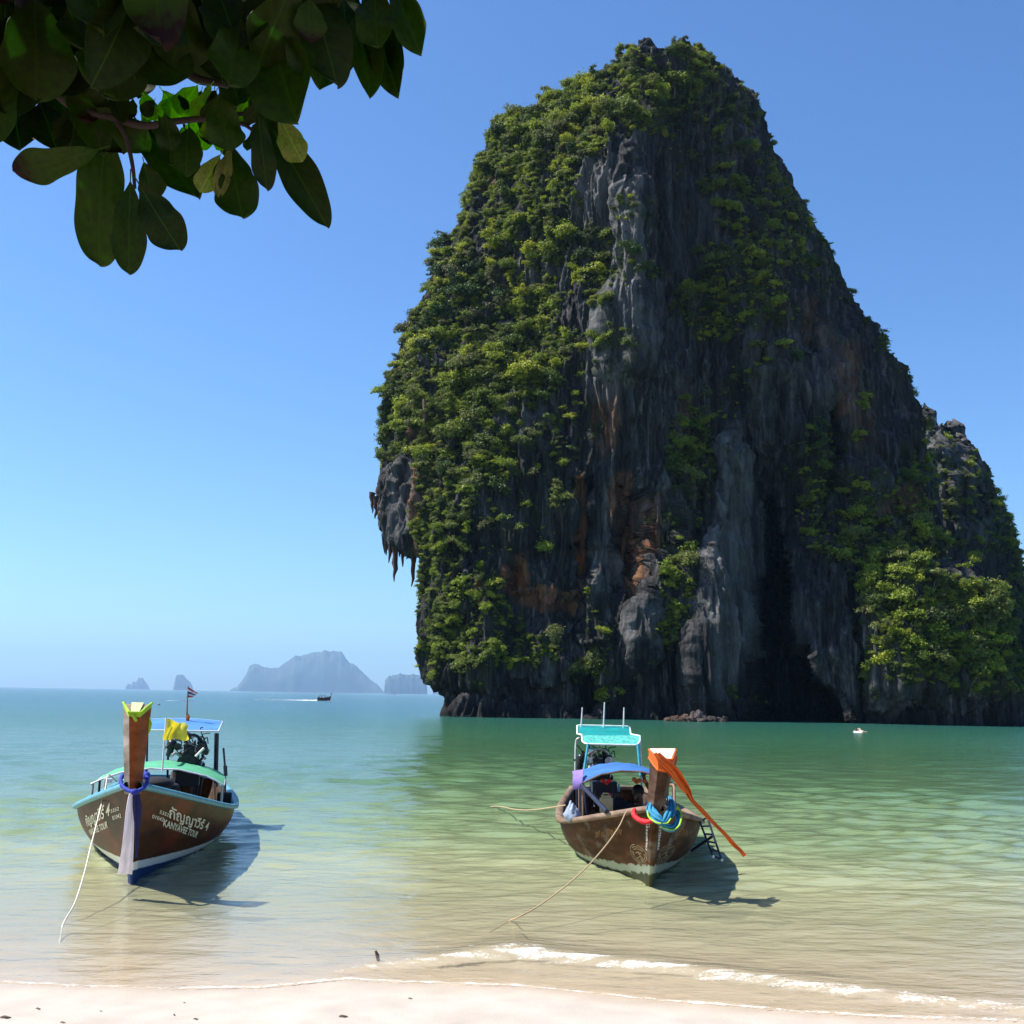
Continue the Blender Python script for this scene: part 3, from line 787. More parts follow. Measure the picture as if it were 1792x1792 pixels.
def gattr(nm):
    a = ng.nodes.new('GeometryNodeInputNamedAttribute'); a.data_type = 'FLOAT'; a.inputs[0].default_value = nm
    return a.outputs[0]
a_v = gattr('var')
cmb = ng.nodes.new('ShaderNodeCombineXYZ'); cms = ng.nodes.new('ShaderNodeCombineXYZ')
for i_, (q_, w_) in enumerate((('rx', 'sz'), ('ry', 'sy'), ('rz', 'sv'))):
    ng.links.new(gattr(q_), cmb.inputs[i_]); ng.links.new(gattr(w_), cms.inputs[i_])
first = {}
for o in list(C.objects):
    if o.type == 'MESH' and o.name.startswith(('cliff_bush', 'crown')):
        for k, (kd, me) in enumerate(VAR):
            if o.data == me and k not in first: first[k] = o
for k, (kd, me) in enumerate(VAR):
    if k not in first: continue
    cp = ng.nodes.new('FunctionNodeCompare'); cp.data_type = 'FLOAT'; cp.operation = 'EQUAL'; cp.inputs[1].default_value = float(k); cp.inputs['Epsilon'].default_value = 0.1
    ng.links.new(a_v, cp.inputs[0])
    ob = ng.nodes.new('GeometryNodeObjectInfo'); ob.inputs[0].default_value = first[k]; ob.transform_space = 'ORIGINAL'
    ip = ng.nodes.new('GeometryNodeInstanceOnPoints')
    m2p = ng.nodes.new('GeometryNodeMeshToPoints')
    ng.links.new(gi.outputs[0], m2p.inputs['Mesh'])
    ng.links.new(m2p.outputs[0], ip.inputs['Points'])
    ng.links.new(cp.outputs[0], ip.inputs['Selection']); ng.links.new(ob.outputs['Geometry'], ip.inputs['Instance'])
    ng.links.new(cmb.outputs[0], ip.inputs['Rotation']); ng.links.new(cms.outputs[0], ip.inputs['Scale'])
    ng.links.new(ip.outputs[0], jn.inputs[0])
ng.links.new(jn.outputs[0], go.inputs[0])
cover.modifiers.new('cover', 'NODES').node_group = ng
print('bushes', nS)
# ------------------------------------------------------------------ beach, seabed, sea
SH = [(0,1722),(150,1727),(300,1733),(450,1731),(600,1716),(750,1722),(900,1728),(1000,1737),(1100,1748),(1300,1765),(1500,1780),(1792,1791)]
shw = on_z([p[0] for p in SH], [p[1] for p in SH])
def shore(x):
    s = np.interp(x, shw[:, 0], shw[:, 1])
    s = s + np.where(x < shw[0, 0], (shw[0, 0] - x) * 0.05, 0) - np.where(x > shw[-1, 0], (x - shw[-1, 0]) * 0.10, 0)
    return s + 0.03 * pn(x * 1.7, 0.3, 0.7) + 0.012 * pn(x * 7.0, 0.3, 0.7)
def ground_z(x, y):
    t = y - shore(x)                               # metres out from the waterline
    land = 0.068 * -t
    land = np.where(-t > 9, 0.612 + (-t - 9) * 0.03, land)
    sea_ = -np.interp(t, [0, 1.5, 4, 9, 20, 60, 120, 400], [0, 0.05, 0.18, 0.55, 1.3, 3.8, 7, 14])
    return np.where(t < 0, land, sea_)
gx = np.concatenate([np.linspace(-120, -14, 60)[:-1], np.linspace(-14, 14, 420), np.linspace(14, 120, 60)[1:]])
gy = np.concatenate([np.linspace(-60, 3, 40)[:-1], np.linspace(3, 14, 260), np.linspace(14, 40, 90)[1:], np.linspace(40, 400, 60)[1:]])
X, Y = np.meshgrid(gx, gy)
Z = ground_z(X, Y)
dry = ss(0.0, 0.5, shore(X) - Y)
foot = 0
rf = np.random.default_rng(5)
for i in range(60):                                # old footprints, softened
    fx, fy = rf.uniform(-6, 6), rf.uniform(2.5, 7.8)
    a = rf.uniform(0, 3.1)
    u = (X - fx) * np.cos(a) + (Y - fy) * np.sin(a); v = -(X - fx) * np.sin(a) + (Y - fy) * np.cos(a)
    q = (u / .13) ** 2 + (v / .055) ** 2
    foot = foot - 0.022 * np.exp(-q) + 0.008 * np.exp(-((np.sqrt(q) - 1.5) / .4) ** 2)
Z = Z + dry * (0.012 * fbm(X * 0.9, Y * 0.9, 0.0, 3) + 0.004 * fbm(X * 5, Y * 5, 3.0, 2) + foot)
nr, nc = Z.shape
idx = np.arange(nr * nc).reshape(nr, nc)
gf = np.stack([idx[:-1, :-1], idx[:-1, 1:], idx[1:, 1:], idx[1:, :-1]], -1).reshape(-1, 4)

m, N, L = new_mat('beach_sand'); SAND = m
b = N['Principled BSDF']
geo = N.new('ShaderNodeNewGeometry'); sx = N.new('ShaderNodeSeparateXYZ'); L.new(geo.outputs['Position'], sx.inputs[0])
wr = node(N, 'ShaderNodeMapRange'); wr.inputs[1].default_value = 0.0; wr.inputs[2].default_value = 0.035; L.new(sx.outputs[2], wr.inputs[0])
g1 = node(N, 'ShaderNodeTexNoise'); g1.inputs['Scale'].default_value = 900; g1.inputs['Detail'].default_value = 2
L.new(geo.outputs['Position'], g1.inputs['Vector'])
g2 = node(N, 'ShaderNodeTexNoise'); g2.inputs['Scale'].default_value = 2.5; g2.inputs['Detail'].default_value = 5
L.new(geo.outputs['Position'], g2.inputs['Vector'])
cdry = ramp(N, [(0.3, (0.365, 0.315, 0.265)), (0.7, (0.44, 0.385, 0.325))]); L.new(g2.outputs[0], cdry.inputs[0])
cwet = ramp(N, [(0.3, (0.40, 0.325, 0.245)), (0.7, (0.47, 0.39, 0.30))]); L.new(g2.outputs[0], cwet.inputs[0])
c = mixc(N, L, wr.outputs[0], cwet.outputs[0], cdry.outputs[0])
sp = ramp(N, [(0.28, (0.72, 0.70, 0.68)), (0.42, (1, 1, 1))]); L.new(g1.outputs[0], sp.inputs[0])
c = mixc(N, L, 1.0, c, sp.outputs[0], 'MULTIPLY')
L.new(c, b.inputs['Base Color'])
rr = node(N, 'ShaderNodeMapRange'); rr.inputs[3].default_value = 0.35; rr.inputs[4].default_value = 0.95; L.new(wr.outputs[0], rr.inputs[0]); L.new(rr.outputs[0], b.inputs['Roughness'])
g3 = node(N, 'ShaderNodeTexNoise'); g3.inputs['Scale'].default_value = 60; g3.inputs['Detail'].default_value = 6
L.new(geo.outputs['Position'], g3.inputs['Vector'])
bp = node(N, 'ShaderNodeBump'); bp.inputs['Strength'].default_value = 0.35; bp.inputs['Distance'].default_value = 0.01
L.new(g3.outputs[0], bp.inputs['Height']); L.new(bp.outputs[0], b.inputs['Normal'])
beach = mesh_np('beach', np.stack([X, Y, Z], -1), gf, SAND); beach['kind'] = 'structure'
tag(beach, 'pale cream sand beach sloping down under the clear water')

# the sea: rings outward from the camera, small waves as real relief where they can be seen
NR, NA = 700, 640
h_lo, h_hi = math.radians(0.0070), math.radians(19.5)
k = np.linspace(0, 1, NR)
depr = h_hi * (1 - k) ** 1.0 + h_lo * k
depr = np.concatenate([np.linspace(h_hi, math.radians(0.35), NR - 60), np.geomspace(math.radians(0.34), h_lo, 60)])
RR = 2.2 / np.tan(depr)
AA = np.linspace(-math.radians(48), math.radians(48), NA)
R2, A2 = np.meshgrid(RR, AA, indexing='ij')
X = R2 * np.sin(A2); Y = R2 * np.cos(A2)
t = Y - shore(X)
depth = -ground_z(X, Y)
rw = np.random.default_rng(11)
Z = np.zeros_like(X)
wx = X + 0.35 * pn(X * 0.5, Y * 0.5, 1.0) + 1.2 * pn(X * 0.11, Y * 0.11, 4.0)
wy = Y + 0.35 * pn(X * 0.5, Y * 0.5, 7.0) + 1.2 * pn(X * 0.11, Y * 0.11, 9.0)
for i in range(26):
    lam = 0.22 * 1.16 ** i
    th = math.radians(90) + rw.normal() * 0.65
    a = 0.0105 * lam ** 0.72 * min(1.0, 1.1 / lam) ** 1.1
    fade = ss(0.5 * lam, 0.12 * lam, R2 * R2 / 2.2 * (h_hi / NR))
    Z += a * fade * np.sin((wx * math.cos(th) + wy * math.sin(th)) * 2 * math.pi / lam + rw.uniform(0, 6.28))
patch = 0.6 + 0.6 * ss(-0.3, 0.5, fbm(X * 0.12, Y * 0.06, 3.3, 3))
calm = ss(0.0, 0.7, depth) * 0.85 + 0.15
Z *= patch * calm
Z += 0.004 * fbm(X * 2.2, Y * 4.5, 2.0, 3) * ss(30, 12, R2)
# the small breaker running along the shore
WL = [(430,1712),(560,1704),(650,1692),(760,1683),(840,1672),(900,1668),(960,1676),(1050,1687),(1200,1703),(1350,1721),(1500,1739),(1650,1754),(1792,1768)]
ww = on_z([p[0] for p in WL], [p[1] for p in WL])
wl = np.interp(X, ww[:, 0], ww[:, 1]) + 0.04 * pn(X * 3, 0.2, 5.5) + 0.02 * pn(X * 9, 0.2, 5.5)
amp = np.interp(X, [ww[0, 0], ww[2, 0], ww[5, 0], ww[8, 0], ww[-1, 0]], [0, .35, 1, .8, .5])
s_ = Y - wl
Z += 0.060 * amp * (np.exp(-(np.maximum(s_, 0) / 0.45) ** 2) * (s_ >= 0) + np.exp(-(np.minimum(s_, 0) / 0.13) ** 2) * (s_ < 0))
foam = 0.60 * amp ** .5 * np.exp(-((s_ + 0.02) / 0.20) ** 2) * (0.85 + 0.8 * pn(X * 2.5, Y * 9, 0.0) + 0.5 * pn(X * 8, Y * 22, 3.0))
foam = np.maximum(foam, 0.7 * amp * np.exp(-((s_ - 0.25) / 0.16) ** 2) * (0.2 + 0.9 * np.clip(pn(X * 2.2, Y * 6, 2.0), 0, 1)))
# second crest farther left and the patch at the far right
WL2 = [(0,1690),(150,1684),(280,1676),(420,1692),(560,1706)]
w2 = on_z([p[0] for p in WL2], [p[1] for p in WL2])
wl2 = np.interp(X, w2[:, 0], w2[:, 1]) + 0.06 * pn(X * 2.5, 0.8, 5.5)
am2 = np.interp(X, [w2[0, 0] - 3, w2[0, 0], w2[2, 0], w2[-1, 0]], [.5, .5, .8, 0]) * (X < w2[-1, 0])
s2 = Y - wl2
Z += 0.022 * am2 * np.exp(-(s2 / 0.2) ** 2)
foam = np.maximum(foam, 0.62 * am2 * np.exp(-(s2 / 0.10) ** 2) * (0.3 + 0.9 * np.clip(pn(X * 4, Y * 8, 2.0), 0, 1)))
# froth edge where the swash ends, and thin lace between it and the breaker
foam = np.maximum(foam, 0.62 * np.exp(-((t - 0.05) / 0.05) ** 2) * (0.75 + 0.5 * np.abs(pn(X * 6, 0.0, 1.0))))
lace = np.clip(1 - np.abs(fbm(X * 1.6 + Y, Y * 5.0, 6.0, 3)) * 6.5, 0, 1) * ss(0.0, 0.2, t) * ss(2.6, 1.0, t)
foam = np.maximum(foam, 0.36 * lace)
far = on_z([1792], [1650])[0]
fr_ = np.exp(-(((X - far[0]) / 1.0) ** 2 + ((Y - far[1]) / 0.9) ** 2))
foam = np.maximum(foam, 0.45 * fr_ * np.clip(pn(X * 2, Y * 7, 8.0) + .3, 0, 1))
# wake of the far boat is its own object
Z *= ss(-0.02, 0.12, t) if True else 1
Z = np.where(t < 0, ground_z(X, Y) * 1.0 - 0.02 - 0.05 * np.clip(-t, 0, 1), Z + 0.004)
idx = np.arange(NR * NA).reshape(NR, NA)
keep = (t[:-1, :-1] > -0.35)
f = np.stack([idx[:-1, :-1], idx[:-1, 1:], idx[1:, 1:], idx[1:, :-1]], -1)[keep]

m, N, L = new_mat('sea_water'); WATER = m
N.remove(N['Principled BSDF'])
geo = N.new('ShaderNodeNewGeometry')
ad = node(N, 'ShaderNodeAttribute', attribute_name='depth')
dr = node(N, 'ShaderNodeMapRange'); dr.inputs[1].default_value = 0; dr.inputs[2].default_value = 8; 
lg = node(N, 'ShaderNodeMath', operation='POWER'); lg.inputs[1].default_value = 0.5
L.new(ad.outputs['Fac'], dr.inputs[0]); L.new(dr.outputs[0], lg.inputs[0])
# depth -> ramp position = sqrt(depth / 8)
body = ramp(N, [(0.0, (0.62, 0.54, 0.40)), (0.16, (0.50, 0.50, 0.285)), (0.27, (0.215, 0.285, 0.145)), (0.40, (0.10, 0.18, 0.085)), (0.56, (0.050, 0.140, 0.066)), (0.75, (0.023, 0.105, 0.062)), (1.0, (0.013, 0.088, 0.100))])
mud = node(N, 'ShaderNodeTexNoise'); mud.inputs['Scale'].default_value = 0.35; mud.inputs['Detail'].default_value = 4
mpg = node(N, 'ShaderNodeMapping'); mpg.inputs['Scale'].default_value = (0.6, 1.6, 1); L.new(geo.outputs['Position'], mpg.inputs[0]); L.new(mpg.outputs[0], mud.inputs['Vector'])
ma = node(N, 'ShaderNodeMath', operation='MULTIPLY_ADD'); ma.inputs[1].default_value = 0.07; L.new(mud.outputs[0], ma.inputs[0]); L.new(lg.outputs[0], ma.inputs[2])
mb_ = node(N, 'ShaderNodeMath', operation='SUBTRACT'); mb_.inputs[1].default_value = 0.035; L.new(ma.outputs[0], mb_.inputs[0])
L.new(mb_.outputs[0], body.inputs[0])
# opacity of the water column
op = node(N, 'ShaderNodeMath', operation='MULTIPLY'); op.inputs[1].default_value = -3.6; L.new(ad.outputs['Fac'], op.inputs[0])
ex = node(N, 'ShaderNodeMath', operation='EXPONENT'); L.new(op.outputs[0], ex.inputs[0])
inv = node(N, 'ShaderNodeMath', operation='SUBTRACT'); inv.inputs[0].default_value = 1.0; L.new(ex.outputs[0], inv.inputs[1])
# ripples
def nz(scale, st, det):
    mp = node(N, 'ShaderNodeMapping'); mp.inputs['Scale'].default_value = st; L.new(geo.outputs['Position'], mp.inputs[0])
    n = node(N, 'ShaderNodeTexNoise'); n.inputs['Scale'].default_value = scale; n.inputs['Detail'].default_value = det; n.inputs['Roughness'].default_value = 0.6
    L.new(mp.outputs[0], n.inputs['Vector']); return n.outputs[0]
b1 = node(N, 'ShaderNodeBump'); b1.inputs['Strength'].default_value = 0.9; b1.inputs['Distance'].default_value = 0.022; L.new(nz(5.0, (0.55, 1.0, 1), 5), b1.inputs['Height'])
b2 = node(N, 'ShaderNodeBump'); b2.inputs['Strength'].default_value = 0.9; b2.inputs['Distance'].default_value = 0.06; L.new(nz(1.1, (0.5, 1.0, 1), 5), b2.inputs['Height'])
L.new(b1.outputs[0], b2.inputs['Normal'])
of_ = node(N, 'ShaderNodeAttribute', attribute_name='offshore')
ofm = node(N, 'ShaderNodeMapRange'); ofm.inputs[3].default_value = 0.05; ofm.inputs[4].default_value = 0.24; L.new(of_.outputs['Fac'], ofm.inputs[0]); L.new(ofm.outputs[0], b2.inputs['Distance'])
cam_d_ = N.new('ShaderNodeVectorMath'); cam_d_.operation = 'LENGTH'; L.new(geo.outputs['Position'], cam_d_.inputs[0])
fr = node(N, 'ShaderNodeFresnel'); fr.inputs['IOR'].default_value = 1.40; L.new(b2.outputs[0], fr.inputs['Normal'])
gl = N.new('ShaderNodeBsdfGlossy'); gl.inputs['Roughness'].default_value = 0.12; L.new(b2.outputs[0], gl.inputs['Normal'])
df = N.new('ShaderNodeBsdfDiffuse'); L.new(body.outputs[0], df.inputs[0])
tp = N.new('ShaderNodeBsdfTransparent')
tcol = ramp(N, [(0.0, (1, 1, 1)), (0.25, (0.80, 0.90, 0.80)), (1.0, (0.3, 0.6, 0.5))]); L.new(lg.outputs[0], tcol.inputs[0]); L.new(tcol.outputs[0], tp.inputs[0])
m1 = N.new('ShaderNodeMixShader'); L.new(inv.outputs[0], m1.inputs[0]); L.new(tp.outputs[0], m1.inputs[1]); L.new(df.outputs[0], m1.inputs[2])
m2 = N.new('ShaderNodeMixShader'); L.new(fr.outputs[0], m2.inputs[0]); L.new(m1.outputs[0], m2.inputs[1]); L.new(gl.outputs[0], m2.inputs[2])
fo = node(N, 'ShaderNodeAttribute', attribute_name='foam')
fn = nz(38.0, (1, 1.3, 1), 6)
fn2 = nz(9.0, (1, 1.6, 1), 4)
fav = node(N, 'ShaderNodeMath', operation='MULTIPLY_ADD'); fav.inputs[1].default_value = 1.1; L.new(fn2, fav.inputs[0]); fav.inputs[2].default_value = 0.43
fmu = node(N, 'ShaderNodeMath', operation='MULTIPLY'); L.new(fo.outputs['Fac'], fmu.inputs[0]); L.new(fav.outputs[0], fmu.inputs[1])
fa = node(N, 'ShaderNodeMath', operation='ADD'); L.new(fmu.outputs[0], fa.inputs[0]); L.new(fn, fa.inputs[1])
fm = node(N, 'ShaderNodeMapRange'); fm.inputs[1].default_value = 0.86; fm.inputs[2].default_value = 1.3; fm.inputs[4].default_value = 0.75; L.new(fa.outputs[0], fm.inputs[0])
fd = N.new('ShaderNodeBsdfDiffuse'); fd.inputs[0].default_value = (0.86, 0.86, 0.84, 1)
fb = node(N, 'ShaderNodeBump'); fb.inputs['Strength'].default_value = 0.6; fb.inputs['Distance'].default_value = 0.02; L.new(fn, fb.inputs['Height'])
m3 = N.new('ShaderNodeMixShader'); L.new(fm.outputs[0], m3.inputs[0]); L.new(m2.outputs[0], m3.inputs[1]); L.new(fd.outputs[0], m3.inputs[2])
L.new(m3.outputs[0], N['Material Output'].inputs['Surface'])
offshore = ss(14, 70, t)                           # more wind chop away from the sheltered beach
sea = mesh_np('sea', np.stack([X, Y, Z], -1), f, WATER, attrs={'offshore': offshore, 'depth': np.clip(depth, 0, 50), 'foam': foam})
sea['kind'] = 'structure'
tag(sea, 'rippled sea, sandy and clear at the beach, green then blue farther out')

# ------------------------------------------------------------------ far islands
ISL = simple('island_rock_and_forest', (0.035, 0.055, 0.035), 0.9, scale=0.01, var=0.3, bump=0)
def island(name, prof, dist, label, seed, cat='island'):
    """prof: skyline in photograph pixels, from left waterline to right waterline"""
    xs = np.linspace(prof[0][0], prof[-1][0], 160)
    hz = 1217 + 0.0165 * (xs - 896)
    ys = np.interp(xs, [p[0] for p in prof], [p[1] for p in prof])
    ys = ys + 1.6 * pn(xs / 5.0 + seed, 0.3, 0.2) * (np.abs(ys - hz) > 4) + 0.9 * pn(xs / 1.9 + seed, 0.7, 0.2) * (np.abs(ys - hz) > 4)
    top = at(xs, ys, dist)
    zt = top[:, 2]
    w = (top[-1, 0] - top[0, 0])
    rows = []
    nrow = 34
    for j in range(nrow):
        a = j / (nrow - 1)                           # 0 front waterline .. 1 back waterline
        q = np.sin(np.pi * a)
        prof_z = np.clip(q, 0, 1) ** 0.45
        y = dist + (a - 0.5) * w * 0.45
        z = -2 + (zt + 2) * prof_z * (1 + 0.10 * pn(top[:, 0] / w * 14 + seed, a * 9.0, 2.0) * (prof_z < .98))
        rows.append(np.stack([top[:, 0] * (y / dist), np.full(160, y) + w * 0.02 * pn(top[:, 0] / w * 10, a * 6.0, 4.0), z], -1))
    R = np.array(rows)
    ii = np.arange(nrow * 160).reshape(nrow, 160)
    ff = np.stack([ii[:-1, :-1], ii[:-1, 1:], ii[1:, 1:], ii[1:, :-1]], -1).reshape(-1, 4)
    o = mesh_np(name, R, ff, ISL)
    tag(o, label, cat)
    return o
D1 = 13500.0
island('forested_island', [(398,1212),(408,1204),(416,1202),(424,1190),(434,1176),(438,1164),(446,1162),(456,1166),(470,1169),(486,1169),(496,1161),(505,1156),(516,1148),(530,1147),(540,1144),(549,1141),
       (562,1141),(570,1137),(578,1140),(588,1139),(598,1143),(606,1155),(618,1163),(632,1174),(645,1187),(660,1197),(668,1206),(673,1213)], D1, 'large hazy blue island with a wooded hump, on the horizon left of the cliff', 1)
island('sea_stack_island', [(672,1213),(674,1190),(680,1183),(690,1182),(700,1178),(712,1182),(722,1180),(734,1181),(742,1188),(747,1200),(748,1214)], D1 * .9,
       'flat topped hazy rock island with a pale cliff face, just left of the big cliff', 2)
island('islet', [(303,1205),(305,1196),(308,1182),(315,1180),(322,1182),(328,1190),(334,1195),(338,1206)], D1 * 1.05, 'single rounded rock stack on the horizon behind the flag mast', 3)
island('islet', [(219,1204),(224,1196),(230,1198),(233,1193),(238,1194),(243,1187),(250,1187),(256,1195),(262,1204)], D1 * 1.15, 'small pointed hazy islet farthest left on the horizon', 4)
island('islet', [(756,1215),(762,1204),(768,1200),(776,1198),(784,1200),(790,1215)], D1 * 1.2, 'faint low islet seen through the gap under the cliff corner', 5)

# ------------------------------------------------------------------ haze
hz_m, N, L = new_mat('haze'); N.remove(N['Principled BSDF'])
pv = N.new('ShaderNodeVolumePrincipled'); pv.inputs['Color'].default_value = (0.42, 0.68, 1.0, 1)
pv.inputs['Density'].default_value = 0.000066; pv.inputs['Anisotropy'].default_value = 0.2
L.new(pv.outputs[0], N['Material Output'].inputs['Volume'])
hb = MB().box((0, 10500, 350), (28000, 21600, 740)).build('haze', hz_m)
hb['kind'] = 'stuff'
tag(hb, 'pale blue haze over the sea that veils the far islands')
# ------------------------------------------------------------------ long-tail boats
def wood_mat(name, dark, mid, light, worn=0.0, patch=(0.20, 0.05, 0.02), patch_k=0.5, rough=0.45, stripes=False):
    m, N, L = new_mat(name)
    b = N['Principled BSDF']
    tc = N.new('ShaderNodeTexCoord')
    def nz(scale, st, det=6):
        mp = node(N, 'ShaderNodeMapping'); mp.inputs['Scale'].default_value = st; L.new(tc.outputs['Object'], mp.inputs[0])
        n = node(N, 'ShaderNodeTexNoise'); n.inputs['Scale'].default_value = scale; n.inputs['Detail'].default_value = det; n.inputs['Roughness'].default_value = 0.62
        L.new(mp.outputs[0], n.inputs['Vector']); return n.outputs[0]
    g = nz(6, (0.12, 1, 1.4), 7)
    r = ramp(N, [(0.3, dark), (0.5, mid), (0.72, light)]); L.new(g, r.inputs[0])
    pk = node(N, 'ShaderNodeMapRange'); pk.inputs[1].default_value = 0.5; pk.inputs[2].default_value = 0.68; pk.inputs[4].default_value = patch_k
    L.new(nz(1.1, (1, 1, 1), 3), pk.inputs[0])
    c = mixc(N, L, pk.outputs[0], r.outputs[0], patch)
    if worn:
        wk = node(N, 'ShaderNodeMapRange'); wk.inputs[1].default_value = 0.55; wk.inputs[2].default_value = 0.70; wk.inputs[4].default_value = worn
        L.new(nz(2.4, (0.8, 1, 1), 9), wk.inputs[0])
        c = mixc(N, L, wk.outputs[0], c, (0.30, 0.27, 0.22))
        k2 = node(N, 'ShaderNodeMapRange'); k2.inputs[1].default_value = 0.58; k2.inputs[2].default_value = 0.7; k2.inputs[4].default_value = worn * .8
        L.new(nz(3.7, (2.2, 1, .5), 8), k2.inputs[0])
        c = mixc(N, L, k2.outputs[0], c, (0.03, 0.022, 0.018))
    if stripes:                                       # antifouling below, band above
        at_ = node(N, 'ShaderNodeAttribute', attribute_name='band')
        w = nz(9, (1, 1, 1), 5)
        aw = node(N, 'ShaderNodeMath', operation='MULTIPLY_ADD'); aw.inputs[1].default_value = 0.03 if stripes == 1 else 0.16; L.new(w, aw.inputs[0]); L.new(at_.outputs['Fac'], aw.inputs[2])
        off = 0.015 if stripes == 1 else 0.08
        s1 = node(N, 'ShaderNodeMapRange'); s1.inputs[1].default_value = -0.006 + off; s1.inputs[2].default_value = 0.006 + off; L.new(aw.outputs[0], s1.inputs[0])
        s2 = node(N, 'ShaderNodeMapRange'); s2.inputs[1].default_value = 0.094 + off; s2.inputs[2].default_value = 0.106 + off; L.new(aw.outputs[0], s2.inputs[0])
        lowc, bandc = ((0.012, 0.035, 0.13), (0.62, 0.62, 0.56)) if stripes == 1 else ((0.05, 0.055, 0.03), (0.26, 0.29, 0.22))
        bb = mixc(N, L, s2.outputs[0], bandc, c)
        c = mixc(N, L, s1.outputs[0], lowc, bb)
    L.new(c, b.inputs['Base Color'])
    b.inputs['Roughness'].default_value = rough; b.inputs['Specular IOR Level'].default_value = 0.06
    bp = node(N, 'ShaderNodeBump'); bp.inputs['Strength'].default_value = 0.35; bp.inputs['Distance'].default_value = 0.008
    L.new(g, bp.inputs['Height']); L.new(bp.outputs[0], b.inputs['Normal'])
    return m
HULL1 = wood_mat('varnished_brown_planking', (0.024, 0.006, 0.0015), (0.050, 0.014, 0.0035), (0.095, 0.032, 0.008), 0.02, (0.16, 0.020, 0.004), 0.7, 0.38, stripes=1)
HULL2 = wood_mat('weathered_brown_planking', (0.016, 0.006, 0.002), (0.045, 0.018, 0.006), (0.11, 0.052, 0.022), 0.5, (0.085, 0.024, 0.008), 0.5, 0.6, stripes=2)
POST1 = wood_mat('orange_varnished_post', (0.10, 0.025, 0.008), (0.20, 0.05, 0.014), (0.28, 0.09, 0.03), 0.10, (0.2, 0.06, 0.02), 0.3, 0.35)
POST1S = wood_mat('sunlit_grey_post_side', (0.10, 0.075, 0.055), (0.20, 0.16, 0.13), (0.34, 0.29, 0.25), 0.3, (0.16, 0.07, 0.03), 0.3, 0.5)  # grey-brown wood, painted paler for the sunlight on the post's left side
POST2 = wood_mat('dark_weathered_post', (0.028, 0.014, 0.009), (0.06, 0.031, 0.02), (0.12, 0.07, 0.05), 0.4, (0.12, 0.045, 0.02), 0.4, 0.55)
GREYW = wood_mat('bare_grey_brown_timber', (0.08, 0.052, 0.036), (0.18, 0.125, 0.09), (0.30, 0.225, 0.17), 0.3, (0.2, 0.12, 0.08), 0.3, 0.7)
INNER = wood_mat('inner_planks', (0.03, 0.02, 0.014), (0.07, 0.045, 0.03), (0.13, 0.09, 0.06), 0.3, (0.05, 0.03, 0.02), 0.3, 0.7)
AQUA = simple('light_blue_paint', (0.09, 0.27, 0.34), 0.45, var=0.12, scale=14)
WHITEP = simple('white_paint', (0.78, 0.77, 0.72), 0.5)
CREAM = simple('cream_lettering', (0.72, 0.68, 0.50), 0.55, var=0.18, scale=30, bump=0)
CREAM2 = simple('chalky_white_lettering', (0.55, 0.56, 0.54), 0.6, var=0.35, scale=40, bump=0)
FADED = simple('faded_orange_lettering', (0.24, 0.11, 0.025), 0.7, var=0.4, scale=18, bump=0)
GOLD = simple('faded_gold_rings', (0.30, 0.24, 0.13), 0.7, var=0.35, scale=25, bump=0)
BLUEC = simple('blue_canopy_sheet', (0.090, 0.271, 0.590), 0.55, var=0.10, scale=3, trans=0.25)
BLUEC2 = simple('blue_tarpaulin', (0.045, 0.164, 0.451), 0.6, var=0.15, scale=3, trans=0.15)
GREENC = simple('green_canopy_sheet', (0.115, 0.459, 0.246), 0.55, var=0.10, scale=3, trans=0.25)
TEALC = simple('teal_canopy_sheet', (0.012, 0.344, 0.344), 0.45, var=0.12, scale=5, trans=0.3)
TEALP = simple('teal_paint', (0.03, 0.28, 0.36), 0.4)
STEELD = simple('dark_painted_pipe', (0.012, 0.014, 0.035), 0.45)
PIPE = simple('galvanised_pipe', (0.42, 0.42, 0.42), 0.4, 0.4)
PIPEB = simple('rusty_pipe', (0.22, 0.13, 0.08), 0.7)
WHITEM = simple('white_metal', (0.75, 0.75, 0.75), 0.4)
ENG = simple('oily_engine_iron', (0.022, 0.026, 0.030), 0.35, 0.5, var=0.3, scale=20, bump=0.4)
ENGL = simple('engine_alloy', (0.45, 0.45, 0.46), 0.35, 0.7, var=0.3, scale=20)
RUBBER = simple('black_rubber', (0.012, 0.012, 0.014), 0.6)
NAVY = simple('navy_cloth', (0.010, 0.012, 0.085), 0.8, trans=0.1)
NAVYB = simple('royal_blue_cloth', (0.012, 0.030, 0.28), 0.8)
LILAC = simple('lilac_cloth', (0.271, 0.180, 0.508), 0.75, trans=0.2)
SATIN = simple('pale_lilac_satin', (0.86, 0.80, 0.86), 0.45, var=0.06, trans=0.3, stretch=(3, 3, .3))
LIME = simple('neon_lime_ribbon', (0.410, 0.640, 0.025), 0.6, trans=0.3)
PALEY = simple('pale_yellow_ribbon', (0.656, 0.672, 0.344), 0.6, trans=0.2)
YELF = simple('yellow_flag_cloth', (0.90, 0.80, 0.15), 0.7, trans=0.65)
ORANGE = simple('orange_ribbon', (0.738, 0.156, 0.021), 0.6, var=0.06, trans=0.35)
PINKW = simple('sunbleached_cloth_pad', (0.84, 0.66, 0.56), 0.7)
RED = simple('red_garland', (0.62, 0.01, 0.02), 0.7, bump=0.6, scale=60)
SKYB = simple('sky_blue_ribbon', (0.025, 0.246, 0.426), 0.65, trans=0.2)
ROPEW = simple('white_rope', (0.66, 0.60, 0.50), 0.85, scale=120, bump=0.5)
ROPEB = simple('tan_rope', (0.42, 0.30, 0.17), 0.9, scale=120, bump=0.5)
CAN = simple('cream_plastic', (0.476, 0.361, 0.164), 0.5, var=0.08)
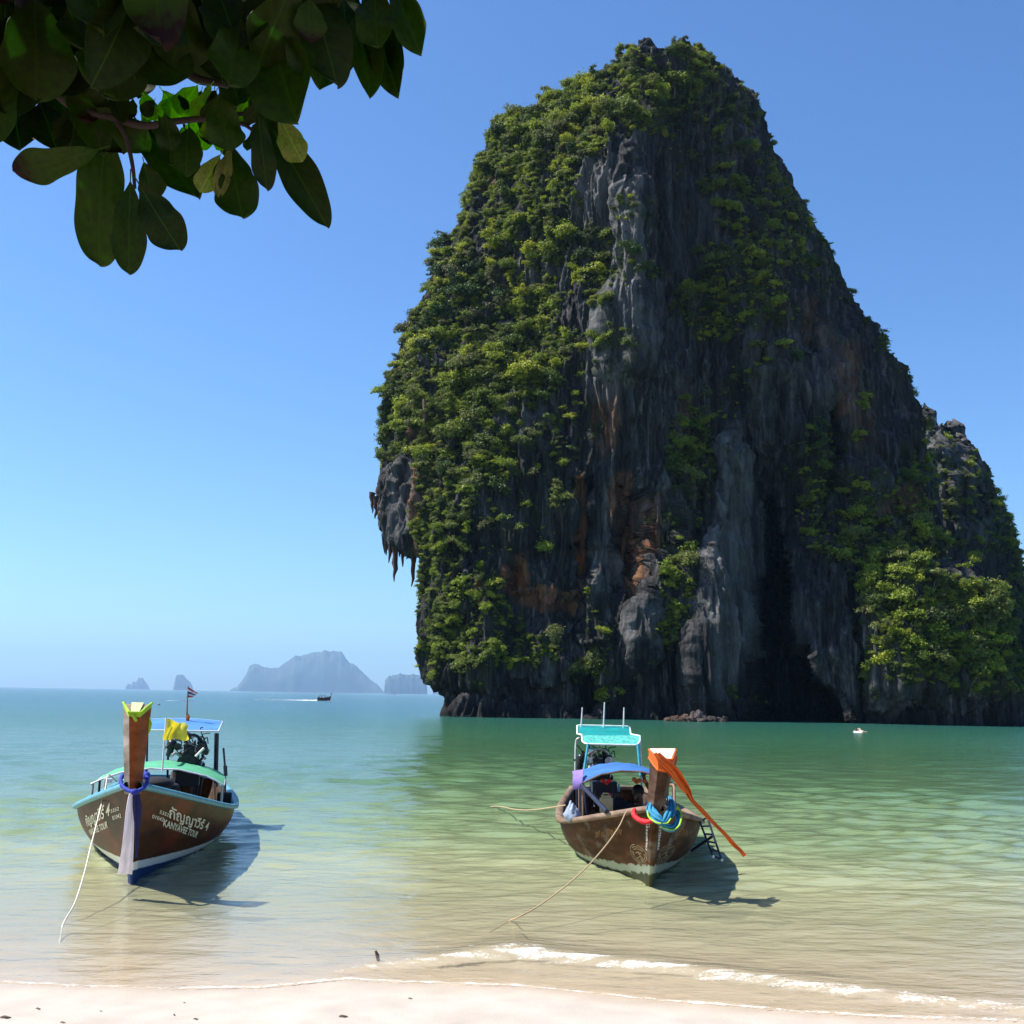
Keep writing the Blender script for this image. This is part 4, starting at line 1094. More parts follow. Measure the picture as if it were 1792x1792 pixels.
BAG = simple('pale_blue_plastic_bag', (0.344, 0.410, 0.541), 0.5, var=0.15, trans=0.25)
DARKC = simple('black_cloth', (0.010, 0.010, 0.014), 0.9)
SKIN = simple('tanned_skin', (0.12, 0.06, 0.035), 0.6, bump=0)
HAIR = simple('black_hair', (0.006, 0.005, 0.005), 0.6)
FLAGR = simple('red_flag_stripe', (0.50, 0.04, 0.05), 0.7, trans=0.3)
FLAGW = simple('white_flag_stripe', (0.75, 0.75, 0.78), 0.7, trans=0.3)
FLAGB = simple('blue_flag_stripe', (0.03, 0.05, 0.25), 0.7, trans=0.3)

class Boat:
    def __init__(s, name, label, loc, rz, Ln, half, smax, ov, mid_g, bow_g, hullm, railm, list_=0.0, kz=-0.26):
        s.L, s.half, s.smax, s.ov, s.mg, s.bg, s.kz = Ln, half, smax, ov, mid_g, bow_g, kz
        s.dd = 0.0; s.grid = {}
        s.root = empty(name, loc, 0)
        s.root.rotation_euler = Euler((list_, 0, rz), 'XYZ')
        tag(s.root, label, 'boat', 'long-tail boats moored off the beach')
        M = Matrix.Translation(loc) @ Euler((list_, 0, rz), 'XYZ').to_matrix().to_4x4()
        s.M, s.Mi = M, M.inverted()
        s.hullm, s.railm = hullm, railm
        s.make()
    def width(s, x, z):
        q = min(max((x + s.L / 2) / (s.L - s.ov), 0), 1)
        tt = next((k_ / 60 for k_ in range(61) if s.P(q, k_ / 60, 1).z > z), 1.0)
        return abs(s.P(q, tt, 1).y) - 0.05
    def lp(s, px, py, d): return s.Mi @ V(px, py, d)          # a point of the photograph at depth d, in the boat's own frame
    def u(s, q): return max(0.0, (q - s.smax) / (1 - s.smax))
    def hb(s, q):
        if q >= s.smax: return s.half * (1 - s.u(q) ** 2.3) + 0.045
        return s.half * (0.62 + 0.38 * math.sin(math.pi / 2 * q / s.smax)) + 0.045
    def gz(s, q): return s.mg + (s.bg - s.mg) * s.u(q) ** 1.9 + 0.10 * max(0, (s.smax - q) / s.smax) ** 2
    def P(s, q, t, side, off=0.0):
        def f(q, t):
            hb, gz, u = s.hb(q), s.gz(q), s.u(q)
            w = 1 - u ** 1.5
            a = t * math.pi / 2
            y = hb * (w * math.sin(a) ** 0.85 + (1 - w) * t ** 0.92)
            z = s.kz + (gz - s.kz) * (w * (1 - math.cos(a)) ** 0.9 + (1 - w) * t)
            x = -s.L / 2 + q * (s.L - s.ov) + s.ov * (u ** 3) * t + 0.0
            return Vector((x, y * side, z))
        p = f(q, t)
        if off:
            e = 1e-3
            a = f(min(q + e, 1), t) - f(max(q - e, 0), t); b = f(q, min(t + e, 1)) - f(q, max(t - e, 0))
            n = a.cross(b) if side < 0 else b.cross(a)
            if n.length > 1e-12:
                n.normalize()
                if n.y * side < 0: n = -n
                p = p + n * off
        return p
    def make(s):
        nq, nt = 90, 20
        vs_, fs, band = [], [], []
        for side in (1, -1):
            base = len(vs_)
            for i in range(nq):
                q = i / (nq - 1)
                for j in range(nt):
                    p = s.P(q, j / (nt - 1), side); vs_.append(p)
                    band.append(p.z - 0.005 - 0.17 * s.u(q) ** 2.5)
            for i in range(nq - 1):
                for j in range(nt - 1):
                    a = base + i * nt + j; f = (a, a + nt, a + nt + 1, a + 1)
                    fs.append(f if side < 0 else f[::-1])
        tr = [s.P(0, j / (nt - 1), 1) for j in range(nt)] + [s.P(0, j / (nt - 1), -1) for j in range(nt - 1, -1, -1)]
        b0 = len(vs_); vs_ += tr; band += [p.z for p in tr]; fs.append(tuple(range(b0, b0 + len(tr))))
        h = mesh_np('hull', vs_, fs, s.hullm, s.root, True, {'band': band})
        # inside planking, a wall's thickness in
        m = MB()
        for side in (1, -1):
            rows = []
            for i in range(60):
                q = 0.01 + 0.95 * i / 59
                r = []
                for j in range(8):
                    t = 0.30 + 0.69 * j / 7
                    p = s.P(q, t, side, -0.035); p.y = max(p.y * side, 0.0) * side; r.append(p)
                rows.append(r)
            m.sheet(rows)
        m.build('inner_planking', INNER, s.root)
        # floor boards, each one a piece
        zf = 0.02
        for i in range(26):
            q = 0.05 + 0.86 * i / 26
            tt = next((k_ / 40 for k_ in range(41) if s.P(q, k_ / 40, 1).z > zf + 0.03), 1.0)
            w = abs(s.P(q, tt, 1).y) - 0.06
            if w < 0.05: continue
            x = -s.L / 2 + q * (s.L - s.ov)
            m = MB().box((x, 0, zf + 0.004 * (i % 2)), ((s.L - s.ov) * 0.86 / 26 * 0.93, 2 * w, 0.022))
            m.build('plank', INNER, s.root)
        # fore deck under the prow
        rows = []
        for i in range(10):
            q = 0.86 + 0.135 * i / 9
            a, b = s.P(q, 0.90, 1, -.03), s.P(q, 0.90, -1, -.03)
            rows.append([b.lerp(a, k / 4) + Vector((0, 0, 0.02 * math.sin(math.pi * k / 4))) for k in range(5)])
        MB().sheet(rows, 0.03).build('fore_deck', GREYW if s.railm is not AQUA else INNER, s.root)
        # rubbing rail along the edge, both sides, closed round the stern
        for side in (1, -1):
            m = MB(); rows = []
            n = 80
            for i in range(n):
                q = i / (n - 1)
                p = s.P(q, 1, side)
                o_ = Vector((0, side, 0))
                e = 1e-3
                tq = s.P(min(q + e, 1), 1, side) - s.P(max(q - e, 0), 1, side)
                o_ = Vector((tq.y, -tq.x, 0)).normalized()
                if o_.y * side < 0: o_ = -o_
                a, b = 0.055, 0.06
                up = Vector((0, 0, 1))
                rows.append([p - o_ * b - up * .012, p - o_ * b + up * .03, p + o_ * a * .6 + up * .036, p + o_ * a + up * .014, p + o_ * a - up * .028, p + o_ * .002 - up * .036, p - o_ * b - up * .012])
            m.sheet(rows, smooth=True)
            m.build('gunwale', s.railm, s.root)
        a, b = s.P(0, 1, 1), s.P(0, 1, -1)
        MB().box(((a.x + b.x) / 2 - 0.01, 0, a.z), (0.13, 2 * a.y + 0.1, 0.065)).build('stern_rail', s.railm, s.root, 0.012)
        # stem timber
        pts = [s.P(1, k / 10, 1) for k in range(11)]
        m = MB(); rows = []
        for k, p in enumerate(pts):
            w = 0.028 + 0.02 * k / 10
            c = Vector((p.x, 0, p.z))
            rows.append([c + Vector((-.04, w + .02, 0)), c + Vector((.035, w * .6, 0)), c + Vector((.045, 0, 0)), c + Vector((.035, -w * .6, 0)), c + Vector((-.04, -w - .02, 0))])
        m.sheet(rows, smooth=False)
        st = m.build('stem', s.hullm, s.root)
        a_ = st.data.attributes.new('band', 'FLOAT', 'POINT')
        a_.data.foreach_set('value', np.array([v.co.z - 0.175 for v in st.data.vertices], np.float32))
    def prow(s, base, top, bw, tw, cap_rise, mats, side_mat=None):
        """base, top: centre of the front face; bw, tw: (front width, back width, depth)"""
        m = MB(); n = 12; S_ = []
        for i in range(n + 1):
            t = i / n
            c = base.lerp(top, t) + Vector((0.02 * math.sin(math.pi * t), 0, 0))
            k = t ** 1.2
            wf = bw[0] + (tw[0] - bw[0]) * k; wb = bw[1] + (tw[1] - bw[1]) * k; dd = bw[2] + (tw[2] - bw[2]) * k
            rise = cap_rise * (t ** 6)
            S_.append([c + Vector((0, wf / 2, 0)), c + Vector((0, -wf / 2, 0)), c + Vector((-dd, -wb / 2, rise)), c + Vector((-dd, wb / 2, rise))])
        vs_ = [v for r in S_ for v in r]
        def strip(a, b, nm, mat):
            mm = MB(); mm.sheet([[r[a], r[b]] for r in S_], 0.0, False); return mm.build(nm, mat, s.root)
        m.add(vs_, [(i * 4 + a, i * 4 + (a + 1) % 4, (i + 1) * 4 + (a + 1) % 4, (i + 1) * 4 + a) for i in range(n) for a in range(4)] + [(n * 4, n * 4 + 1, n * 4 + 2, n * 4 + 3), (3, 2, 1, 0)])
        o = m.build('prow_post', mats, s.root)
        if side_mat:
            o.data.materials.append(side_mat)
            for i, p in enumerate(o.data.polygons):
                if i < n * 4 and i % 4 in (1, 2, 3): p.material_index = 1 if i % 4 == 1 or i % 4 == 2 else 0
                if i == n * 4: p.material_index = 1
        return S_[-1]
    def find(s, px, py, side):
        """the (q, t) of the planking seen at a point of the photograph"""
        if side not in s.grid:
            qs, ts = np.linspace(.35, 1, 261), np.linspace(.15, 1, 120)
            W = np.array([[s.M @ s.P(q, t, side) for t in ts] for q in qs])
            X_, Y_ = proj(W); s.grid[side] = (qs, ts, X_, Y_, np.linalg.norm(W - np.array([0, 0, EYE]), axis=-1))
        qs, ts, X_, Y_, D_ = s.grid[side]
        e = (X_ - px) ** 2 + (Y_ - py) ** 2
        near = e < max(e.min() * 1.5, 2.5)
        i, j = np.unravel_index(np.argmin(np.where(near, D_ + e * .02, 1e9)), X_.shape)
        return np.array([qs[i], ts[j]])
    def frame(s, p0, p1, up, side):
        """origin, run and rise on the planking for marks that start at p0, end at p1 and stand `up` high"""
        o = s.find(*p0, side); a = s.find(*p1, side) - o
        u_ = (s.find(p0[0] + up[0], p0[1] + up[1], side) - o + s.find(p1[0] + up[0], p1[1] + up[1], side) - s.find(*p1, side)) / 2
        def f(x, y, off=.007):
            c = o + a * x + u_ * y
            return s.P(min(max(c[0], .02), .9995), min(max(c[1], .02), .995), side, off)
        return f
    def lettering(s, text, p0, p1, up, side, mat, name='lettering', cap=.70, shear=0.0, bold=.012):
        cu = bpy.data.curves.new(name, 'FONT'); cu.body = text; cu.size = 1; cu.resolution_u = 3; cu.shear = shear; cu.offset = bold
        tmp = bpy.data.objects.new(name, cu); C.objects.link(tmp)
        dg = bpy.context.evaluated_depsgraph_get(); dg.update()
        me = bpy.data.meshes.new_from_object(tmp.evaluated_get(dg))
        bpy.data.objects.remove(tmp); bpy.data.curves.remove(cu)
        bm = bmesh.new(); bm.from_mesh(me)
        bmesh.ops.triangulate(bm, faces=bm.faces)
        bmesh.ops.subdivide_edges(bm, edges=[e for e in bm.edges if e.calc_length() > .3], cuts=1)
        xs = [v.co.x for v in bm.verts]; x0_, x1_ = min(xs), max(xs)
        f = s.frame(p0, p1, up, side)
        for v in bm.verts: v.co = f((v.co.x - x0_) / (x1_ - x0_), v.co.y / cap)
        bm.to_mesh(me); bm.free(); me.materials.clear(); me.materials.append(mat)
        o = bpy.data.objects.new(name, me); C.objects.link(o); o.parent = s.root
        return o

def engine(root, c, k=1.0, alloy=True, tall=0.0):
    """small marine diesel on its pivot frame, tail shaft going aft"""
    c = Vector(c)
    e = empty('engine', c, 0, root)
    e.scale = (k,) * 3
    mb = MB().box((0, 0, -.02), (.46, .22, .26)).box((0.02, 0, .16), (.42, .15, .12)).box((-.05, 0, -.2), (.36, .18, .1), taper=1.2)
    for i in range(7): mb.box((.2 - .066 * i, .118, 0), (.018, .03, .2)).box((.2 - .066 * i, -.118, 0), (.018, .03, .2))
    for i in range(10): mb.tube([(.22 - .05 * i, .06 * (-1) ** i, .2), (.22 - .05 * i, .06 * (-1) ** i, .25)], .012, 6)
    mb.tube([(.2, .17, -.08), (.02, .17, -.08)], .055, 12).tube([(.1, -.16, -.1), (-.12, -.16, -.1)], .05, 12).tube([(.24, 0, .1), (.3, 0, .1)], .07, 14)
    mb.build('engine_block', ENG, e, 0.01)
    m = MB()
    for i in range(4): m.tube([(.18 - .12 * i, .10, .24), (.18 - .12 * i, .19, .22), (.18 - .12 * i, .22, .12)], .028, 8)
    m.tube([(.25, .23, .1), (-.28, .23, .1)], .036, 8)
    m.build('exhaust_manifold', ENG, e)
    m = MB()
    for i in range(4): m.ball((.18 - .12 * i, -.06, .30), (.045, .06, .05), 8, 5)
    m.build('rocker_covers', ENGL if alloy else ENG, e)
    m = MB()
    m.tube([(.26, -.02, -.04), (.33, -.02, -.04)], .13, 18); m.tube([(.33, -.02, -.04), (.35, -.02, -.04)], .05, 12)
    m.build('flywheel', ENG, e)
    MB().tube([(.29, .16, .16), (.33, .16, .16)], .07, 14).build('pulley', ENGL if alloy else ENG, e)
    MB().tube([(.29, -.15, .18), (.33, -.15, .18)], .05, 12).build('pulley', ENGL if alloy else ENG, e)
    MB().tube([(.1, -.15, .15), (.12, -.24, .2), (.05, -.27, .05)], .05, 10).ball((.12, -.24, .2), .075, 10, 6).build('air_filter', ENG, e)
    m = MB()
    r = random.Random(3)
    for i in range(30):
        a = Vector((r.uniform(-.2, .3), r.uniform(-.2, .2), r.uniform(-.1, .3)))
        b = a + Vector((r.uniform(-.15, .15), r.uniform(-.15, .15), r.uniform(-.1, .2)))
        m.tube(spline([a, a.lerp(b, .5) + Vector((r.uniform(-.08, .08), r.uniform(-.08, .08), .07)), b], 4), .008, 5)
    m.build('hoses', RUBBER, e)
    m = MB()
    for i in range(14):
        a = Vector((r.uniform(-.1, .32), r.uniform(-.2, .2), r.uniform(-.1, .3)))
        m.tube([a, a + Vector((r.uniform(-.06, .06), r.uniform(-.1, .1), r.uniform(-.05, .08)))], r.uniform(.006, .02), 6)
    fit = m.build('engine_fittings', ENGL, e); fit['kind'] = 'stuff'
    MB().tube(spline([(.22, -.14, .26), (.26, -.05, .33), (.24, .08, .33), (.2, .16, .26)], 5), .022, 8).build('coolant_pipe', ENGL if alloy else ENG, e)
    # frame it pivots on and the long shaft
    m = MB()
    for y in (-.19, .19):
        m.tube([(.3, y, -.24), (-.35, y, -.24)], .022, 8); m.tube([(.2, y, -.24), (.12, y * .8, -.62)], .022, 8); m.tube([(-.2, y, -.24), (-.12, y * .8, -.62)], .022, 8)
    m.tube([(.3, -.19, -.24), (.3, .19, -.24)], .022, 8); m.tube([(0, 0, -.6), (0, 0, -1.0)], .04, 10)
    m.build('engine_frame', STEELD, e)
    MB().tube([(-.3, 0, -.1), (-1.4, 0, -.3), (-3.2, 0, -.95)], [.04, .03, .025], 8).build('tail_shaft', STEELD, e)
    MB().tube([(.3, -.1, .05), (.75, -.16, .12), (1.1, -.18, .1)], [.018, .018, .022], 8).build('steering_handle', PIPE, e)
    return e

def arch_canopy(boat, x0, x1, y0, y1, zc, ze, sheet_m, name='canopy', n=14, thick=0.012, frame=None, drop=0.0):
    """arched awning from x0 (rear) to x1 (front), y0..y1 across"""
    rows = []
    for i in range(9):
        x = x0 + (x1 - x0) * i / 8
        r = []
        for k_ in range(n + 1):
            a = k_ / n; y = y0 + (y1 - y0) * a
            z = ze + (zc - ze) * (1 - (2 * a - 1) ** 2) ** 0.85 + 0.006 * math.sin(k_ * 2.1 + i) - drop * i / 8
            r.append((x, y, z))
        rows.append(r)
    c = MB().sheet(rows, thick).build(name, sheet_m, boat.root)
    f = MB()
    for i in (0, 4, 8): f.tube([Vector(p) + Vector((0, 0, -.014)) for p in rows[i]], .013, 6)
    for k_ in (0, n): f.tube([Vector(rows[i][k_]) + Vector((0, 0, -.014)) for i in range(9)], .014, 6)
    f.build('canopy_frame', frame or PIPE, c)
    return c, rows

# ---------------------------- left boat
rz1 = math.atan2(-4.13, 1.02)
b1 = Boat('longtail_boat', 'brown long-tail boat with light blue rail and tall bare prow, on the left',
          (-5.132, 16.638, 0), -1.334, 9.158, 1.053, 0.521, 1.205, 0.511, 1.177, HULL1, AQUA, -0.0086, -0.259)
bs = b1.P(1, 1, 1)
capS = b1.prow(Vector((bs.x + .02, 0, bs.z - .10)), b1.lp(236, 1249, 12.02), (.045, .18, .16), (.12, .30, .24), .10, POST1, POST1S)
top = capS
# neon edging and pale strip on the prow's head: ribbon tied there
m = MB()
def cap_pt(a, b, up=.012): return (top[a].lerp(top[b], 1) if b is None else top[a].lerp(top[b], 0))
FL, FR, BR, BL = top
up = Vector((0, 0, .012))
for A, B in ((BL, FL), (FL, FR), (FR, BR)):
    m.tube([A + up, A.lerp(B, .5) + up, B + up], .016, 6)
    m.add([A + up, B + up, B + Vector((.005, 0, -.03)), A + Vector((.002, 0, -.035))], [(0, 1, 2, 3)])
for dz in range(5):
    m.ball(FL.lerp(FR, .5) + Vector((.012, (dz - 2) * .008, -.015 - dz * .013)), (.012, .022, .016), 6, 4)
nr_ = m.build('neon_ribbon', LIME)
def world_obj(o, boat):
    o.matrix_world = boat.M.copy(); return o
world_obj(nr_, b1); tag(nr_, 'neon lime ribbon edging the head of the left boat\'s prow', 'ribbon')
mid_f, mid_b = FL.lerp(FR, .5), BL.lerp(BR, .5)
w1, w2 = Vector((0, .04, 0)), Vector((0, .065, 0))
ps = MB().add([mid_f - w1 + up * 1.6, mid_f + w1 + up * 1.6, mid_b + w2 + up * 1.6, mid_b - w2 + up * 1.6, mid_f - w1 + up * .4, mid_f + w1 + up * .4, mid_b + w2 + up * .4, mid_b - w2 + up * .4],
              [(0, 1, 2, 3), (7, 6, 5, 4), (0, 4, 5, 1), (1, 5, 6, 2), (2, 6, 7, 3), (3, 7, 4, 0)]).build('pale_ribbon', PALEY)
world_obj(ps, b1); tag(ps, 'pale yellow ribbon laid over the flat top of the left prow', 'ribbon')
lt = b1.lp(261, 1255, 12.25); lb = b1.lp(258, 1285, 12.3)
lr = MB().tube([lt, lt.lerp(lb, .35) + Vector((0, .012, 0)), lt.lerp(lb, .7), lb], [.01, .03, .034, .012], 8, flat=.4).build('neon_ribbon', LIME)
world_obj(lr, b1); tag(lr, 'small neon lime ribbon end hanging behind the right side of the left prow', 'ribbon')
# blue cloth ring round the foot of the prow
ring = [b1.lp(*p) for p in ((252,1351,12.5),(235,1347,12.62),(221,1352,12.45),(212,1362,12.3),(213,1374,12.15),(224,1383,12.05),(236,1385,12.0),(248,1381,12.05),(257,1371,12.2),(257,1360,12.35),(252,1351,12.5))]
sp_ = spline(ring, 5)
m = MB().tube(sp_, [.021 + .004 * math.sin(i * 1.9) for i in range(len(sp_))], 8, cap=False)
m.ball(b1.lp(236, 1386, 11.97), (.03, .045, .035), 8, 6)
m.ball(b1.lp(257, 1358, 12.4), (.05, .04, .05), 8, 6)
sb = m.build('blue_cloth_ring', NAVYB); world_obj(sb, b1); tag(sb, 'royal blue cloth ring knotted round the foot of the left prow', 'sash')
def cloth_strip(boat, path, widths, mat, name, folds=3, amp=.02, seed=1, thick=0.004):
    rows = []
    r = random.Random(seed); ph = r.uniform(0, 6)
    for i, (p, w) in enumerate(zip(path, widths)):
        row = []
        for k_ in range(13):
            a = k_ / 12 - .5
            row.append(Vector(p) + Vector((amp * math.sin(a * folds * 6.28 + ph + i * .15) * min(1, w * 6), a * w, 0)))
        rows.append(row)
    o = MB().sheet(rows, thick).build(name, mat); world_obj(o, boat); return o
def lpath(boat, pts, n=4): return [Vector(p) for p in spline([boat.lp(*p) for p in pts], n)]
pth = lpath(b1, [(229,1388,12.0), (227,1420,12.02), (225,1460,12.05), (222,1500,12.12), (219,1530,12.2)])
o = cloth_strip(b1, pth, [.03 + .115 * (i / (len(pth) - 1)) ** .6 for i in range(len(pth))], SATIN, 'white_sash', 2, .022, 2)
tag(o, 'long pale lilac satin sash hanging down the stem of the left boat', 'sash')
pth = lpath(b1, [(238,1386,12.0), (240,1420,12.0), (240,1460,12.05), (239,1502,12.12)])
o = cloth_strip(b1, pth, [.06 + .03 * math.sin(i * .5) - (.02 if i > 10 else 0) for i in range(len(pth))], NAVY, 'navy_sash', 2, .012, 5)
tag(o, 'navy blue sash hanging beside the pale one on the left stem', 'sash')
# names and numbers on both bows
THAI = '\u0e01\u0e31\u0e0d\u0e0d\u0e32\u0e27\u0e35\u0e23\u0e4c 4'
b1.lettering(THAI, (296, 1431), (362, 1454), (3, -13.5), 1, CREAM, cap=.56, bold=.02)
b1.lettering('KANYAVEE TOUR', (285, 1445), (343, 1466), (4, -10.5), 1, CREAM, bold=.025)
b1.lettering('5352', (277.5, 1423), (294, 1429), (1.5, -6.2), 1, CREAM)
b1.lettering('01042', (265.7, 1431), (286, 1438.5), (1.5, -6.5), 1, CREAM)
b1.lettering(THAI, (152, 1446), (192, 1426), (-2, -14), -1, CREAM, cap=.56, bold=.02)
b1.lettering('KANYAVEE TOUR', (158, 1461), (188.5, 1448), (-2.5, -9.5), -1, CREAM, bold=.025)
b1.lettering('5352', (195, 1422.7), (208.5, 1418), (-1, -7), -1, CREAM)
b1.lettering('01042', (197.5, 1435), (212.6, 1429.7), (-1, -7), -1, CREAM)
# low green awning on its posts
R1 = b1.Mi
gl, gr = b1.lp(183, 1370, 16.3), b1.lp(381, 1374, 16.35)
bk_r = b1.lp(398, 1363, 17.7)
x1 = (gl.x + gr.x) / 2; x0 = x1 - 1.75
cz, rws = arch_canopy(b1, x0, x1, -.92, .92, b1.lp(281, 1345, 16.4).z + .02, gr.z, GREENC, frame=WHITEM)
for (x, y) in ((x1 - .05, -.9), (x1 - .05, .9), (x0 + .05, -.9), (x0 + .05, .9), ((x0 + x1) / 2, .9), ((x0 + x1) / 2, -.9)):
    m = MB().tube([(x, y, .46), (x, y, gr.z + .0)], .018, 8); m.build('canopy_post', STEELD if x < x1 - .3 else PIPE, b1.root)
MB().tube([b1.lp(303, 1352, 16.3), b1.lp(301, 1382, 16.2)], .035, 8).build('canopy_post', GREYW, b1.root)
MB().tube([b1.lp(376, 1371, 16.2), b1.lp(376, 1405, 16.2)], .016, 8).build('canopy_post', PIPEB, b1.root)
# upper blue awning
ur, ul = b1.lp(382, 1280, 18.3), b1.lp(240, 1277, 18.0)
xc = (ur.x + ul.x) / 2
yl, yr = ul.y, ur.y
zf = (ur.z + ul.z) / 2; zb = zf + .13
rows = [[(xc - .95 * i / 6, yl + (yr - yl) * k_ / 10 + (.04 * i / 6 if k_ > 5 else -.04 * i / 6), zf + (zb - zf) * (i / 6) + .035 * math.sin(math.pi * k_ / 10) * (i / 6)) for k_ in range(11)] for i in range(7)]
ca = MB().sheet(rows, .012).build('upper_canopy', BLUEC, b1.root)
m = MB()
m.tube([Vector(p) for p in rows[0]], .014, 6); m.tube([Vector(p) for p in rows[-1]], .014, 6)
m.tube([Vector(r[0]) for r in rows], .014, 6); m.tube([Vector(r[-1]) for r in rows], .014, 6)
m.build('canopy_frame', WHITEM, ca)
for (px, y0, y1, d, rr_, mt) in ((380,1283,1352,18.3,.030,STEELD), (295,1283,1338,18.1,.018,STEELD), (377,1283,1345,19.1,.018,STEELD), (258,1280,1350,18.2,.018,STEELD)):
    MB().tube([b1.lp(px, y0, d), b1.lp(px - 2, y1 + 25, d)], rr_, 8).build('canopy_post', mt, b1.root)
# flag mast with the national flag drooping
MB().tube([b1.lp(327, 1262, 18.9), b1.lp(327.5, 1232, 18.9), b1.lp(329, 1200, 18.9)], [.02, .012, .006], 6).build('mast', PIPEB, b1.root)
MB().ball(b1.lp(329, 1256, 18.9), (.03, .03, .06), 8, 6).build('mast_foot_wrap', ORANGE, b1.root)
fl = empty('national_flag'); world_obj(fl, b1); tag(fl, 'small red white and blue flag drooping from the left boat\'s mast', 'flag')
P0 = b1.lp(329, 1202, 18.9)
for k_, (mt, nm) in enumerate(((FLAGR, 'red_stripe'), (FLAGW, 'white_stripe'), (FLAGB, 'blue_stripe'), (FLAGW, 'white_stripe'), (FLAGR, 'red_stripe'))):
    rows = []
    for i in range(8):
        a = i / 7
        yy = a * .17 * (1 - .10 * k_); dz = -.10 * a - .014 * k_ - .022 * k_ * (1 - a)
        rows.append([P0 + Vector((.02 * math.sin(a * 9 + k_), yy, dz)), P0 + Vector((.02 * math.sin(a * 9 + k_ + .7), yy - .004, dz - (.014 + .022 * (1 - a))))])
    MB().sheet(rows, .002).build(nm, mt, fl)
# yellow flag on a white pole standing on the green awning's front bar
MB().tube([b1.lp(284, 1350, 16.25), b1.lp(288, 1290, 16.2), b1.lp(291, 1256, 16.2)], .012, 6).build('flag_pole', WHITEM, b1.root)
P0 = b1.lp(291, 1258, 16.18); rows = []
for i in range(13):
    a = i / 12; row = []
    for k_ in range(9):
        c_ = k_ / 8
        hgt = .27 * (1 - .22 * a)
        row.append(P0 + Vector((.035 * math.sin(a * 8 + c_ * 2.2), -.005 + .32 * a + .02 * math.sin(c_ * 5 + a * 3), -.085 * a - hgt * c_ + .015 * math.sin(a * 10 + c_ * 3) - .02 * (1 - a) * c_)))
    rows.append(row)
o = MB().sheet(rows, .003).build('yellow_flag', YELF); world_obj(o, b1); tag(o, 'crumpled yellow flag blowing from a white pole on the left boat', 'flag')
engine(b1.root, b1.lp(331, 1328, 18.2), 1.15, False)
MB().tube([b1.lp(342, 1324, 17.7), b1.lp(357, 1309, 17.75)], .02, 6).build('pale_handle', WHITEP, b1.root)
# lower engine body glimpsed under the awning, seats, odds and ends
MB().box(b1.lp(325, 1362, 17.6), (.45, .42, .22)).tube([b1.lp(315, 1372, 17.5), b1.lp(318, 1392, 17.4)], .02).tube([b1.lp(340, 1372, 17.5), b1.lp(338, 1392, 17.4)], .02).build('engine_mount', STEELD, b1.root, .02)
for k_ in range(5):
    x = 1.1 - .75 * k_
    hw = b1.width(x, .28)
    MB().box((x, 0, .30), (.26, 2 * hw, .05)).box((x, -.5, .16), (.05, .05, .28)).box((x, .5, .16), (.05, .05, .28)).build('thwart', INNER, b1.root, .01)
m = MB()
for k_ in range(4): m.ball((.9 - .5 * k_, .45, .45), (.28, .32, .12), 10, 6)
o = m.build('seat_cushions', NAVY, b1.root)
o = MB().ball(b1.lp(274, 1371, 14.6), (.26, .22, .09), 12, 6).ball(b1.lp(288, 1377, 14.9), (.2, .2, .07), 10, 6).build('dark_tarpaulin', DARKC)
world_obj(o, b1); tag(o, 'folded black tarpaulin on the fore part of the left boat', 'tarpaulin')
MB().tube([b1.lp(391, 1309, 17.0), b1.lp(394, 1345, 17.0)], .016, 8).tube([b1.lp(394, 1340, 17.0), b1.lp(395, 1358, 17.0)], .03, 8).build('boat_hook', STEELD, b1.root)
MB().tube([b1.lp(394, 1370, 17.4), b1.lp(394, 1382, 17.4), b1.lp(400, 1398, 17.4)], .008, 6).tube([b1.lp(395, 1358, 17.4), b1.lp(395, 1398, 17.4)], .008, 6).build('rod', STEELD, b1.root)
MB().box(b1.lp(392, 1404, 17.3), (.25, .22, .28)).build('dark_box', DARKC, b1.root, .02)
# mooring rope of the left boat
cl = MB().box(b1.lp(189, 1366, 14.2), (.03, .1, .05)).build('cleat', WHITEM, b1.root, .008)
def rope(pts, r, mat, label, n=8):
    o = MB().tube(spline(pts, n), r, 7).build('mooring_rope', mat); tag(o, label, 'rope'); return o
seab = on_z(110, 1620); s2_ = on_z(45, 1655)
rope([V(205,1368,14.3), V(190,1356,14.1), V(186,1370,13.9), V(183,1385,13.6), V(172,1430,12.9), V(158,1485,12.1), V(147,1530,11.6), V(131,1580,11.1),
      (seab[0], seab[1], .01), (s2_[0] + .2, s2_[1] + .15, -.09), (s2_[0], s2_[1], -.12)], .008, ROPEW, 'white mooring rope running from the left boat into the shallow water')

# ---------------------------- right boat
b2 = Boat('longtail_boat', 'weathered brown long-tail boat with bare timber rail and orange-ribboned prow, on the right',
          (1.734, 16.443, 0), -1.5825, 7.30, 0.924, 0.617, 0.823, 0.505, 0.967, HULL2, GREYW, 0.0172, -0.21)
b2.dd = 0.72
bs = b2.P(1, 1, 1)
top = b2.prow(Vector((bs.x - .0, 0, bs.z - .10)), b2.lp(1164, 1331, 12.62), (.09, .19, .15), (.14, .29, .2), .10, POST2)
FL, FR, BR, BL = top
